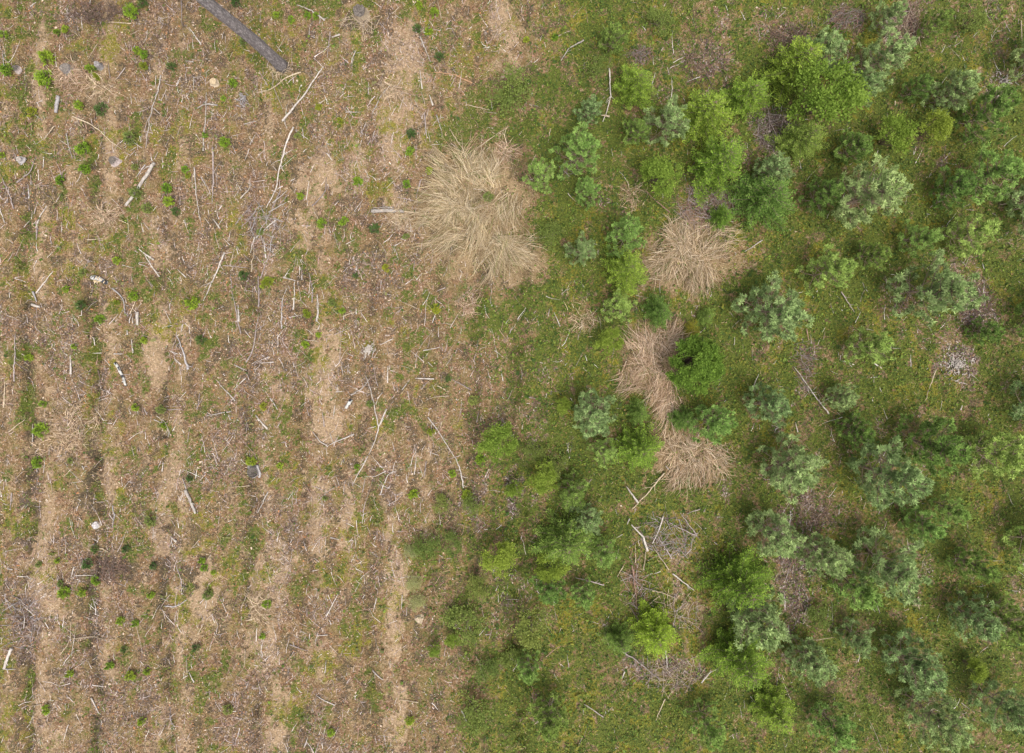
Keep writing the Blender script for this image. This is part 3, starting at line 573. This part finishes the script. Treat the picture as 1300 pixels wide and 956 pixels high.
c = ramp(nt, n.outputs[0], [(.3, (.17, .145, .14)), (.7, (.36, .32, .315))]); c = mix(nt, ramp(nt, v.outputs['Distance'], [(.2, (0, 0, 0)), (.7, (.8, .8, .8))]), c, (.12, .105, .105))
L.new(c, b_.inputs['Base Color']); bp = N(nt, 'ShaderNodeBump', i_Strength=.8, i_Distance=.02, invert=True); L.new(v.outputs['Distance'], bp.inputs['Height']); L.new(bp.outputs[0], b_.inputs['Normal'])
obj('trunk', mb.build('trunk', m), pr)
C = []; D = []; lb = MB()
for i in range(46):
    z = 9.4+3.2*(i/46); a = i*2.4; Lb = .5+1.1*math.sin(min(1, (z-9.2)/2.2)*2.2); p0 = np.array([lean[0]*z, lean[1]*z, z]); d = np.array([math.cos(a), math.sin(a), .45])
    lb.tube([p0, p0+d*Lb*.5, p0+d*Lb+(0, 0, .15)], [.03, .02, .006], 5)
    for q in range(24):
        C.append(p0+d*Lb*random.uniform(.35, 1.05)+np.array([random.gauss(0, .16), random.gauss(0, .16), random.gauss(.05, .1)])); D.append((d[0]*.5, d[1]*.5, .7))
obj('branches', lb.build('branches', W['s']), pr)
V, F, c = needles(np.array(C), np.array(D), 24, .10, .004, .5, np.tile((.09, .14, .07), (len(C), 1))*rng.uniform(.8, 1.2, (len(C), 1)))
obj('crown', mesh_np('crown', V, F, M_LEAF, c), pr)

# ------------------------------------------------------------------ dry grass clumps
def clump(name, label, cores, n, ln=(.35, .75)):
    """cores: (px, py, spread px, direction deg or None, weight)"""
    Bs = []; An = []; Js = []; cw = np.array([c[4] for c in cores], float); cw /= cw.sum()
    a0, b0 = p2w(cores[0][0], cores[0][1])
    for (a, b, sp, di, w_), q in zip(cores, cw):
        k = int(n*q); nt_ = 26; ta = rng.normal(a, sp*.5, nt_); tb_ = rng.normal(b, sp*.5, nt_); j = rng.integers(0, nt_, k)
        A = ta[j]+rng.normal(0, 4, k); Bb = tb_[j]+rng.normal(0, 4, k); x, y = p2w(A, Bb)
        out = np.arctan2(-(Bb-b), A-a)
        tdir = np.random.default_rng(int(a)).normal(0, .5, nt_)[j]
        an = np.where(rng.random(k) < .45, rng.uniform(0, 6.28, k), out+np.random.default_rng(int(a)+3).normal(0, 1.1, nt_)[j]+rng.normal(0, .35, k)) if di is None else math.radians(di)+tdir+rng.normal(0, .28, k)
        Js.append(np.random.default_rng(int(b)).uniform(.7, 1.2, nt_)[j]); Bs.append(np.stack([x, y, hgt(x, y)], -1)); An.append(an)
    B = np.concatenate(Bs); An = np.concatenate(An); k = len(An)
    B[:, 2] += rng.uniform(0, .08, k)
    V, F = blades(B, An, ln[0]*.4+(ln[1]-ln[0]*.4)*rng.random(k)**1.4, rng.uniform(.1, .9, k), rng.uniform(.003, .0062, k), 4, 1.7, .5)
    V[:, 2] = np.maximum(V[:, 2], hgt(V[:, 0], V[:, 1])+.006+rng.uniform(0, .03, len(V)))
    V = V-np.array([a0, b0, 0])
    P = [(.57, .43, .29), (.49, .36, .235), (.66, .53, .39), (.34, .23, .13), (.52, .40, .25), (.22, .15, .08), (.17, .19, .05)]
    ci = np.repeat(np.where(rng.random(k) < .05, 6, rng.integers(0, 6, k)), 4); tone = np.repeat(np.concatenate(Js)*rng.uniform(.7, 1.15, k), 4)[:, None]
    o = obj(name, mesh_np(name, V, F, M_STRAW, pal(P, ci)*tone), None, (a0, b0, 0)); tag(o, label, 'dry grass', 'dry straw-coloured grass clumps'); return o
clump('dry_grass_clump', 'largest straw-coloured dry grass clump, spread out with a wide fan of blades', [(575,225,24,150,1.2),(560,262,24,185,1),(590,270,24,None,1.3),(640,318,22,280,1.6),(612,290,24,255,1.2),(615,225,20,100,.9),(655,318,16,330,.9),(600,215,16,60,.6),(645,260,16,260,.6),(575,300,20,210,.8)], 5000)
clump('dry_grass_clump', 'dry grass clump below right of the bright spruces, beside pale sand', [(865,305,22,110,1),(850,335,20,220,1),(885,345,20,280,1),(900,310,20,30,.7),(870,325,26,None,.9)], 2400, (.3, .6))
clump('dry_grass_clump', 'waist-shaped strip of dry grass left of the round dark bush', [(850,428,14,30,.7),(822,450,22,120,1.2),(812,470,18,230,1),(840,480,16,250,.9),(848,515,12,260,1),(826,448,20,80,.6)], 2600, (.3, .6))
clump('dry_grass_clump', 'lowest dry grass clump, below two pines and above the stick pile', [(870,575,20,None,1),(885,590,18,270,1),(905,580,14,330,.6),(862,600,16,240,.7)], 1700, (.25, .5))
for a, b, sp, nn, lb_ in [(355,90,6,260,'small dry grass tuft around the foot of the thick grey trunk'),(135,275,14,420,'small wispy dry grass tuft on the left near the long white birch pole'),(90,100,18,500,'flattened dry grass tuft around the twin weathered stumps'),(127,112,14,400,'thin dry grass tuft just below the smaller weathered stump'),
                    (590,385,12,200,'small round dry grass tuft below the largest straw clump'),(738,405,12,170,'small dry grass tuft between two spruces and green herbs'),(90,550,34,650,'broad thin dry grass patch on the lower left ground'),
                    (508,275,12,300,'pale dry grass tuft left of the largest straw clump'),(640,195,10,250,'loose dry grass tuft above the largest straw clump'),(800,248,12,150,'loose dry grass tuft left of the lilac brash patch'),(495,115,10,260,'dry grass tuft along the sandy strip near the top'),(325,770,14,400,'dry grass tuft along the pale furrow low on the left')]:
    clump('dry_grass_tuft', lb_, [(a, b, sp, None, 1)], nn, (.15, .35))

# ------------------------------------------------------------------ fallen branches and logs (traced as ground positions in 3.297x tiles)
TO = {'1': (0, 0), '2': (325, 0), '3': (0, 290), '4': (325, 290), '5': (0, 580), '6': (325, 580), 'A': (650, 0), 'B': (970, 0), 'C': (650, 290), 'D': (970, 290), 'E': (650, 580), 'F': (970, 580)}
ST = """
1w6 795,118 843,188|1t5 445,97 550,98|1g5 15,210 22,290|1g14 250,405 240,475|1w6 283,560 295,620 308,665|1w5 322,410 322,440|1w13 645,680 600,760 525,860|1g5 610,690 570,740
1w8 815,455 860,433 910,440|1w7 862,385 858,500 848,630|1l8 888,615 892,720 888,850|1w6 668,310 655,385 630,470 610,620|1w4 650,312 645,365|1w5 640,450 665,475|1w5 810,320 808,375|1w4 812,323 838,320
1t4 975,220 955,262|1w5 1018,518 1070,500|1w5 1065,560 1045,605|1w4 1040,620 1018,670|1w5 1045,740 1040,790 1005,830|1t6 310,490 400,530 450,580 510,625|1l6 70,765 130,715 155,660|1l5 120,725 130,775
1l6 15,745 45,820 60,875|1w7 0,865 25,935|1w7 205,862 180,900 160,955|1l5 165,850 145,895|1w5 190,660 190,705|1g5 110,770 120,830|1w6 812,700 820,820 835,920|1g5 840,740 862,780|1w7 890,915 920,955
1l5 1050,850 985,940|1l5 1065,880 1010,950|1w6 780,258 812,260|1l5 765,10 768,110|1t4 190,590 230,530|1t4 370,250 410,190|1l4 460,270 465,330|1l4 590,300 612,340|1w5 130,30 155,12
2w7 170,20 225,40 290,90|2l5 312,135 302,245|2w9 318,158 352,146|2t5 130,150 90,220|2t7 0,385 60,380 120,330 190,305|2l4 15,300 50,360|2l4 70,280 75,370 110,455|2w9 285,283 240,340 205,395 108,505
2l4 380,340 362,390|2w5 470,340 468,392|2w7 562,358 510,420 483,475|2l4 415,215 398,300|2w6 685,150 710,205 730,255|2w6 685,290 695,370|2w8 725,395 740,440|2l6 705,475 715,580|2w6 755,480 778,550
2o7 740,300 830,312 905,348|2t4 890,440 980,462|2t5 760,0 775,75|2t5 598,28 570,60|2w5 375,470 440,468|2l6 460,515 440,555|2w4 495,545 485,580|2w5 296,600 320,606|2w6 295,640 318,670
2w8 155,530 125,600 95,710 85,790 45,870|2l5 130,580 100,680|2w5 150,625 105,650|2w5 165,545 215,580|2w5 190,530 195,575|2w6 130,795 70,850|2w7 125,845 55,890|2l6 100,800 40,940|2w7 85,920 45,955|2l5 130,815 90,870
2l6 295,740 290,800 265,830 232,860|2t5 232,862 260,920|2l7 690,755 670,830|2w16 480,880 560,882 620,886|2t9 600,884 690,892|2w6 485,866 575,868|2t8 1010,680 990,745|2t5 925,680 935,720|2t6 810,540 860,620 920,700|2t4 930,620 1060,530
3w7 225,180 160,272|3g10 145,265 160,308|3w11 130,318 175,328|3w6 65,208 98,225|3o5 0,158 60,90|3g7 470,250 500,275 522,310 520,362|3w8 572,80 640,130|3w7 605,110 655,200|3w13 578,350 577,405|3w6 553,372 555,395
3t5 570,300 542,358|3t4 575,300 600,303|3w8 530,425 532,445|3w8 548,462 555,520|3t5 500,480 508,500|3w6 480,525 512,525|3k11 484,562 500,580 528,660|3w8 940,100 900,200 850,303|3t7 985,75 965,155|3w7 1065,35 1042,100
3t7 1060,90 1045,180|3l5 940,155 1035,165|3w6 745,172 780,205|3l6 968,190 972,260 1010,440|3w9 998,320 1003,390|3g9 740,450 765,500 790,590|3w7 770,400 760,435|3w5 705,512 745,525|3w5 730,545 760,570|3w9 300,530 298,610
3w5 265,520 285,530|3b6 400,590 412,650 440,690|3l6 60,440 58,640|3t6 22,640 18,750|3l4 60,560 95,600|3w6 905,635 945,680 985,722|3w6 1028,625 985,668|3w6 860,785 905,775 970,765|3l5 690,760 760,757|3w6 120,820 118,912
3t5 100,800 40,850|3w7 1068,780 1088,805|3l6 1088,250 1080,330|3l7 1080,360 1062,510 1030,560|3w7 985,570 1030,595|3l8 165,0 163,50|3t5 355,45 435,42|3l5 600,750 615,780|3w4 640,800 680,820|3w5 380,455 382,490|3l4 835,690 825,760
4w8 115,205 165,218|4w7 162,222 158,340|4l7 218,185 237,260 238,310|4w9 258,275 264,345 258,390|4w6 270,405 262,425|4g5 130,250 110,310 108,420|4l6 10,200 12,330|4l6 62,100 20,210|4w7 35,45 45,125|4w7 0,40 48,0
4t5 365,368 452,338|4w6 420,335 421,360|4w5 520,488 575,462|4w5 700,512 768,497|4t4 595,300 675,335|4w6 400,695 445,672 478,625|4w6 458,618 480,675 500,760 515,830|4k15 402,715 378,752|4w7 548,755 515,830 500,890 468,950
4w6 555,575 553,645|4w6 645,632 612,675|4w8 668,627 745,630|4t6 760,658 808,682|4t5 710,720 745,705 810,700|4l5 820,630 900,675|4w6 720,790 765,850 830,955|4t5 780,805 770,840|4w8 0,782 50,838|4w7 60,710 90,758
4w6 235,850 270,895 300,915|4w7 300,910 360,880 410,862|4w5 308,860 325,905|4l5 278,770 285,830|4w5 330,740 325,775|4w7 385,590 397,605|4w5 720,560 740,580
5l7 135,0 150,65|5w6 345,38 353,55|5w7 670,25 668,65|5w12 780,135 800,180 820,235|5l5 765,90 785,140|5w9 712,335 742,352|5w6 310,460 297,503|5w6 25,468 50,473|5w5 65,503 130,514|5t5 415,383 460,397|5l6 740,450 760,500 762,575
5g6 685,628 740,625 780,600|5w12 52,800 35,840 20,885|5g5 20,885 65,890|5w6 795,900 815,940|5g6 480,200 485,250 475,295|5t5 300,760 470,763|5t4 295,690 292,770 250,830|5t4 265,85 300,50|5t5 850,700 825,745|5t4 835,345 800,385|5t5 960,125 1040,125|5t4 1020,810 1025,880 990,920|5l6 50,150 40,225
6g11 5,35 22,75 15,85|6w6 465,0 440,50 408,110|6w6 590,57 560,65 545,95 520,158|6w7 835,0 858,60 868,130|6l5 712,20 705,85|6w6 308,340 345,350|6w6 52,145 5,235|6w6 342,575 325,610 295,665|6w5 305,680 315,700|6w5 505,590 490,650
6w5 612,580 608,640|6w5 222,770 225,740|6l5 140,785 215,815|6w5 250,745 300,745|6w7 485,905 530,935|6t4 920,835 940,880 955,930|6w6 295,850 290,900|6l4 455,90 445,150
Aw7 205,255 235,205 300,170|Aw7 405,290 412,400 400,460 380,510|At9 372,482 408,488|Ap6 550,790 600,840 660,890|Ab5 785,650 740,715 700,760|At4 160,540 150,600|At4 100,650 70,710|Al5 190,690 240,740
Bt5 985,855 1085,850|Bt5 1070,90 1075,175|Bl6 690,870 760,820|Bt7 545,425 547,445
Cw5 970,100 1045,50|Cw5 1030,610 1005,668|Cl5 70,705 110,712|Cw5 175,350 200,410
Dl5 320,265 375,350|Dp6 175,420 185,470|Dp5 185,520 200,560|Dw6 125,580 205,695 265,775|Dt5 715,590 668,720|Dw7 455,565 488,585|Dw6 825,740 818,760|Dw5 125,810 135,850
Ew9 478,122 525,188|Et7 635,65 575,140 500,218|Ew7 640,35 655,52|Ew7 490,255 480,280|Ew10 497,280 545,325 565,390|Ew7 630,245 610,310 585,360|El5 600,245 640,260 710,300 770,325|Et5 585,370 655,470|El6 605,325 665,420|El5 700,230 770,325
El5 730,235 785,215|El5 655,410 730,360|Ew7 670,485 760,555|Et5 575,555 640,570 690,590|Et5 620,575 560,625|Et5 465,455 440,500|Ep8 500,450 515,540 520,625|Eb7 490,620 535,690|El6 265,505 385,535|Et4 390,750 410,800
El7 430,790 520,850 620,935|Ew7 640,800 650,880|Ep5 650,820 695,860|Ew6 460,925 470,895|Ew7 790,940 820,900 858,882|Et5 560,370 550,470|Et4 515,360 515,440|Et5 890,440 930,415
Ft5 95,735 170,765 290,750|Ft6 175,335 145,375|Fw5 110,225 108,290|Fp5 112,390 118,450|Fo5 535,290 570,250|Ft5 410,215 420,185
5w7 380,1010 420,1080|5l6 700,1040 720,1120|6w6 250,1000 330,1040|6t5 600,1020 680,1030|6w7 860,1060 890,1130|El6 300,1030 380,1080|Et5 640,1010 600,1100|5t5 120,1050 180,1030"""
CN = {'w': 'bleached white', 'g': 'weathered grey', 'l': 'dull grey-lilac', 't': 'tan', 'o': 'orange-brown', 'p': 'reddish', 'b': 'dark brown', 'k': 'white birch'}
rs = np.random.default_rng(99)
def smooth_path(P, n):
    P = np.array(P, float); d = np.r_[0, np.cumsum(np.linalg.norm(np.diff(P, axis=0), axis=1))]; t = np.linspace(0, d[-1], n)
    Q = np.stack([np.interp(t, d, P[:, i]) for i in range(2)], -1)
    if n > 4:
        Q[1:-1] = (Q[:-2]+2*Q[1:-1]+Q[2:])/4
    return Q, d[-1]
def stick(P, wm, code, twigs=True):
    n = 5+int(max(0, np.linalg.norm(np.array(P[0])-np.array(P[-1])))/.12)
    Q, L_ = smooth_path(P, n); Q[1:-1] += rs.normal(0, min(.006, L_*.008), Q[1:-1].shape)
    r0 = wm/2; thick = wm > .055
    R = r0*(1.15-(.25 if thick else .65)*np.linspace(0, 1, n)); 
    if rs.random() < .5 and not thick: R = R[::-1]
    zz = hgt(Q[:, 0], Q[:, 1]); zl = np.linspace(zz[0], zz[-1], n); zz = np.maximum(zz, .5*zl+.5*zz)+R*.8+.01+.05*float(masks(*w2p(Q[n//2, 0], Q[n//2, 1]))['rt'])
    c = np.array([Q[n//2, 0], Q[n//2, 1], zz[n//2]]); P3 = [np.array([Q[i, 0], Q[i, 1], zz[i]])-c for i in range(n)]
    mb = MB(); mb.tube(P3, R, 8 if thick else 6, rag=.25, rn=rs)
    if twigs and L_ > .45:
        for q in range(int(rs.integers(1, 4+int(L_*1.5)))):
            i = int(rs.integers(1, n-1)); d = P3[i+1]-P3[i-1] if i+1 < n else P3[i]-P3[i-1]; a = math.atan2(d[1], d[0])+rs.choice([-1, 1])*rs.uniform(.4, 1.0)
            l = rs.uniform(.08, .25)*min(1.3, L_); e1 = P3[i]+np.array([math.cos(a)*l*.5, math.sin(a)*l*.5, rs.uniform(0, .02)]); e2 = P3[i]+np.array([math.cos(a+.2)*l, math.sin(a+.2)*l, rs.uniform(-.01, .03)])
            mb.tube([P3[i], e1, e2], [R[i]*.5, R[i]*.35, R[i]*.15], 4)
    return mb, c, L_, thick
for line in ST.strip().replace('\n', '|').split('|'):
    h_, *pp = line.split(); t_, code, w_ = h_[0], h_[1], float(h_[2:])
    P = [(TO[t_][0]+float(q.split(',')[0])/3.297, TO[t_][1]+float(q.split(',')[1])/3.297) for q in pp]
    Pw = [p2w(a, b, .03) for a, b in P]; wm = w_/3.297/PPM*(.85 if w_ < 9 else .95)
    mb, c, L_, thick = stick(Pw, wm, code)
    o = obj('fallen_log' if thick and L_ < 1.6 else 'fallen_branch', mb.build('branch', W[code]), None, tuple(c))
    mx, my = P[len(P)//2] if len(P) > 2 else ((P[0][0]+P[1][0])/2, (P[0][1]+P[1][1])/2)
    dx, dy = P[-1][0]-P[0][0], P[-1][1]-P[0][1]; an = math.degrees(math.atan2(-dy, dx)) % 180
    ori = 'level' if an < 22 or an > 158 else 'upright' if 68 < an < 112 else 'slanting'
    ln_ = 'long' if L_ > 1.0 else 'short' if L_ < .45 else ''
    kind = 'log' if thick else ('bent branch' if len(P) > 2 else 'stick')
    ds = ' '.join((ln_+' '+CN[code]+' '+ori+' '+kind).split())
    if (t_, pp[0]) == ('1', '645,680'): lab = 'long white birch pole lying alone on the straw-coloured ground, upper left'; USED[lab] = 1
    elif (t_, pp[0]) == ('4', '402,715'): lab = 'short thick white cut log lying near the crossed branches'; USED[lab] = 1
    else: lab = uniq(ds, mx, my)
    tag(o, lab, 'log' if thick else 'branch', 'logs lying on the ground' if thick else 'fallen branches scattered over the clearing')

# black and white birch log with peeling bark
mb, c, L_, _ = stick([p2w(116, 352), p2w(126, 353), p2w(139, 360)], .10, 'k', False)
bl = obj('birch_log', mb.build('log', W['k']), None, tuple(c)); tag(bl, 'short birch log with black and white peeling bark, far left', 'log')
mb = MB()
for q in range(12):
    a = rs.uniform(0, 6.28); p = np.array([rs.normal(0, .1), rs.normal(0, .05), .05]); mb.tube([p, p+np.array([math.cos(a)*.06, math.sin(a)*.06, .02])], [.012, .006], 4)
obj('peeling_bark', mb.build('peeling_bark', CW), bl)

# ------------------------------------------------------------------ stumps
def stump(a, b, r, top, side, label, hh=.14, jag=0.0, hollow=False):
    x_, y_ = p2w(a, b, .1); R_ = r/PPM; e = obj('tree_stump', None, None, (x_, y_, float(hgt(x_, y_))-.03), random.uniform(0, 6.28)); tag(e, label, 'stump', 'old stumps left in the clearing')
    k = 20; mb = MB(); rn = np.random.default_rng(int(a)); rad = 1+.12*rn.normal(0, 1, k); rad = (rad+np.roll(rad, 1)+np.roll(rad, -1))/3
    prof = [(0, 1.45), (.05, 1.15), (hh*.6, 1.0), (hh+.03, .96)]; tz = [hh+.03+jag*rn.random() for _ in range(k)]
    for i, (z, s) in enumerate(prof):
        for j in range(k): aa = 2*math.pi*j/k; q = R_*s*rad[j]*(1+(.25*max(0, math.sin(3*aa)) if i == 0 else 0)); mb.v.append(np.array([math.cos(aa)*q, math.sin(aa)*q, tz[j] if i == 3 else z]))
    mb.n = len(mb.v)
    for i in range(3):
        for j in range(k): p = i*k+j; q = i*k+(j+1) % k; mb.f.append((p, q, q+k, p+k))
    obj('bark', mb.build('bark', W[side]), e)
    tp = MB()
    rings = [.94, .7, .4, .12]
    for i, s in enumerate(rings):
        for j in range(k): aa = 2*math.pi*j/k; q = R_*s*rad[j]; z = tz[j]-.004 if i == 0 else hh+.026+(jag*.6*rn.random() if i < 3 else 0)-(.10*(i/3) if hollow else 0); tp.v.append(np.array([math.cos(aa)*q, math.sin(aa)*q, z]))
    tp.v.append(np.array([0, 0, hh+.026-(.1 if hollow else 0)])); tp.n = len(tp.v)
    for i in range(3):
        for j in range(k): p = i*k+j; q = i*k+(j+1) % k; tp.f.append((p, q, q+k, p+k))
    for j in range(k): tp.f.append((3*k+j, 3*k+(j+1) % k, 4*k, 4*k))
    obj('cut_face', tp.build('cut_face', top, False), e); return e
stump(85, 88, 6.5, OC, 'g', 'round weathered grey stump in flattened dry grass, larger of the pair')
stump(127, 84, 4, W['g'], 'g', 'small pale grey stump beside two green seedlings', jag=.04)
stump(270, 103, 4.5, CW, 't', 'pale yellow freshly sawn stump right of a long white branch', .08, .02)
stump(458, 17, 8, OC, 't', 'big brown root stump at the top edge among broken roots', .2, .08)
stump(321, 600, 7, OC, 'g', 'hollow grey stump beside lime green seedling, lower left', .16, .03, True)
stump(143, 204, 5, OC, 'l', 'low lilac-grey rotten stump above the long birch pole', .07, .05)
stump(24, 202, 3.5, W['w'], 'g', 'tiny pale stump near the left edge', .06, .03)
stump(119, 668, 5, W['g'], 'w', 'small pale stump in a dark furrow right of the lower left', .08, .03)
stump(531, 789, 4, W['t'], 't', 'small tan stump below the grey-green moss patch', .08, .02)
stump(17, 85, 4, OC, 'l', 'small dull grey stump by the upper left edge', .06, .03)
# splintered stumps and chip heaps
def chips(a, b, r, n, label, code, nm='splintered_stump'):
    x0, y0 = p2w(a, b); mb = MB(); z0 = float(hgt(x0, y0))
    for q in range(n):
        d = abs(rs.normal(0, .5))*r/PPM; t = rs.uniform(0, 6.28); p = np.array([math.cos(t)*d, math.sin(t)*d, .0]); p[2] = float(hgt(x0+p[0], y0+p[1]))-z0+.015+max(0, .08-d*.4)*rs.random()
        a2 = rs.uniform(0, 6.28); l = rs.uniform(.03, .12); mb.tube([p, p+np.array([math.cos(a2)*l, math.sin(a2)*l, rs.uniform(-.005, .03)])], [rs.uniform(.006, .02), .004], 5)
    o = obj(nm, mb.build(nm, W[code], False), None, (x0, y0, z0)); tag(o, label, 'stump' if 'stump' in nm else 'chip heap', kind=None if 'stump' in nm else 'stuff'); return o
chips(468, 443, 11, 70, 'pale splintered stump remains right of the yellow moss patch', 'w')
chips(1215, 463, 22, 150, 'lilac-white heap of bark chips in green moss, right', 'w', 'bark_chip_heap')
chips(310, 126, 9, 40, 'small patch of grey wood chips near the grey trunk', 'g', 'bark_chip_heap')
chips(1162, 764, 9, 30, 'little scatter of tan wood chips below the large pines', 't', 'bark_chip_heap')
chips(1275, 104, 22, 70, 'scatter of pale wood chips near the upper right corner', 'w', 'bark_chip_heap')

# ------------------------------------------------------------------ brush piles
def pile(a, b, rx, ry, n, codes, label, nm='brush_pile', hh=.15, dirn=None):
    x0, y0 = p2w(a, b); z0 = float(hgt(x0, y0)); e = obj(nm, None, None, (x0, y0, z0)); tag(e, label, 'brush pile', 'piles of dead branches')
    for ci_, code in enumerate(codes):
        mb = MB()
        for q in range(n//len(codes)):
            t = rs.uniform(0, 6.28); d = math.sqrt(rs.random()); cx = math.cos(t)*d*rx/PPM; cy = math.sin(t)*d*ry/PPM
            a2 = rs.uniform(0, 6.28) if dirn is None else math.radians(dirn)+rs.normal(0, .45); l = rs.uniform(.15, .6)*min(1, max(rx, ry)/26)
            u = np.array([math.cos(a2), math.sin(a2), 0]); pts_ = []; up = hh*(1-d*d)*rs.random(); bend = rs.normal(0, .12)
            for f in (-.5, -.15, .2, .5):
                p = np.array([cx, cy, 0])+u*l*f+np.array([-u[1], u[0], 0])*bend*(f*f)*l*3; p[2] = float(hgt(x0+p[0], y0+p[1]))-z0+.012+up; pts_.append(p)
            r_ = rs.uniform(.003, .008); mb.tube(pts_, [r_, r_*.85, r_*.6, r_*.3], 4, cap=False)
        obj('branches' , mb.build('branches', W[code]), e)
pile(845, 682, 36, 28, 90, 'lg', 'grey brush pile of thin criss-crossed sticks below the lowest straw clump')
pile(848, 855, 42, 22, 110, 'lt', 'loose brush pile of sticks at the bottom below the star-shaped spruce')
pile(862, 775, 26, 22, 60, 'lt', 'thin scatter of sticks right above the star-shaped spruce')
pile(895, 265, 34, 26, 180, 'pl', 'lilac brash patch between the bright spruces and the small round spruce')
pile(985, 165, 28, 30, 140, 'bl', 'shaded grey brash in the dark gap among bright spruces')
pile(812, 70, 17, 9, 80, 'pl', 'small pinkish brash heap above the bright spruce, upper middle')
pile(895, 85, 30, 24, 90, 'bp', 'broad brownish brash patch above the row of bright spruces')
pile(1008, 45, 36, 16, 100, 'bp', 'brown brash strip above the large bright spruce')
pile(1152, 28, 20, 34, 170, 'pt', 'tall heap of reddish brown branches at the top right', dirn=60)
pile(1075, 22, 26, 14, 110, 'pl', 'brown brash heap at the top edge left of bluish pine', dirn=30)
pile(145, 722, 22, 18, 110, 'bp', 'brown twig heap on the lower left ground')
pile(125, 16, 36, 14, 110, 'bp', 'dark brown brash heap at the upper left edge')
pile(458, 30, 24, 10, 90, 'bt', 'brown broken roots around the big stump at the top')
pile(1240, 385, 22, 36, 80, 'bp', 'lilac brash patch right of the large bluish pine, right side')
pile(1030, 645, 28, 28, 70, 'bp', 'brown brash patch right of the bluish pine, lower right')
pile(1008, 735, 14, 60, 80, 'bp', 'long strip of reddish brash between two groups of pines')
pile(335, 290, 24, 36, 44, 'gl', 'heap of bleached twigs between long sticks, left of centre')
pile(810, 745, 16, 36, 60, 'pl', 'reddish twigs above the darker spruce, lower middle')
pile(30, 790, 22, 36, 50, 'lg', 'grey twig patch at the lower left edge')
pile(1020, 465, 12, 34, 60, 'pl', 'narrow strip of reddish brash below the large bluish pine')
pile(725, 212, 14, 9, 36, 'l', 'small grey twig heap between pale pines, upper middle')
print('objects', len(bpy.data.objects), 'faces', sum(len(m.polygons) for m in bpy.data.meshes))
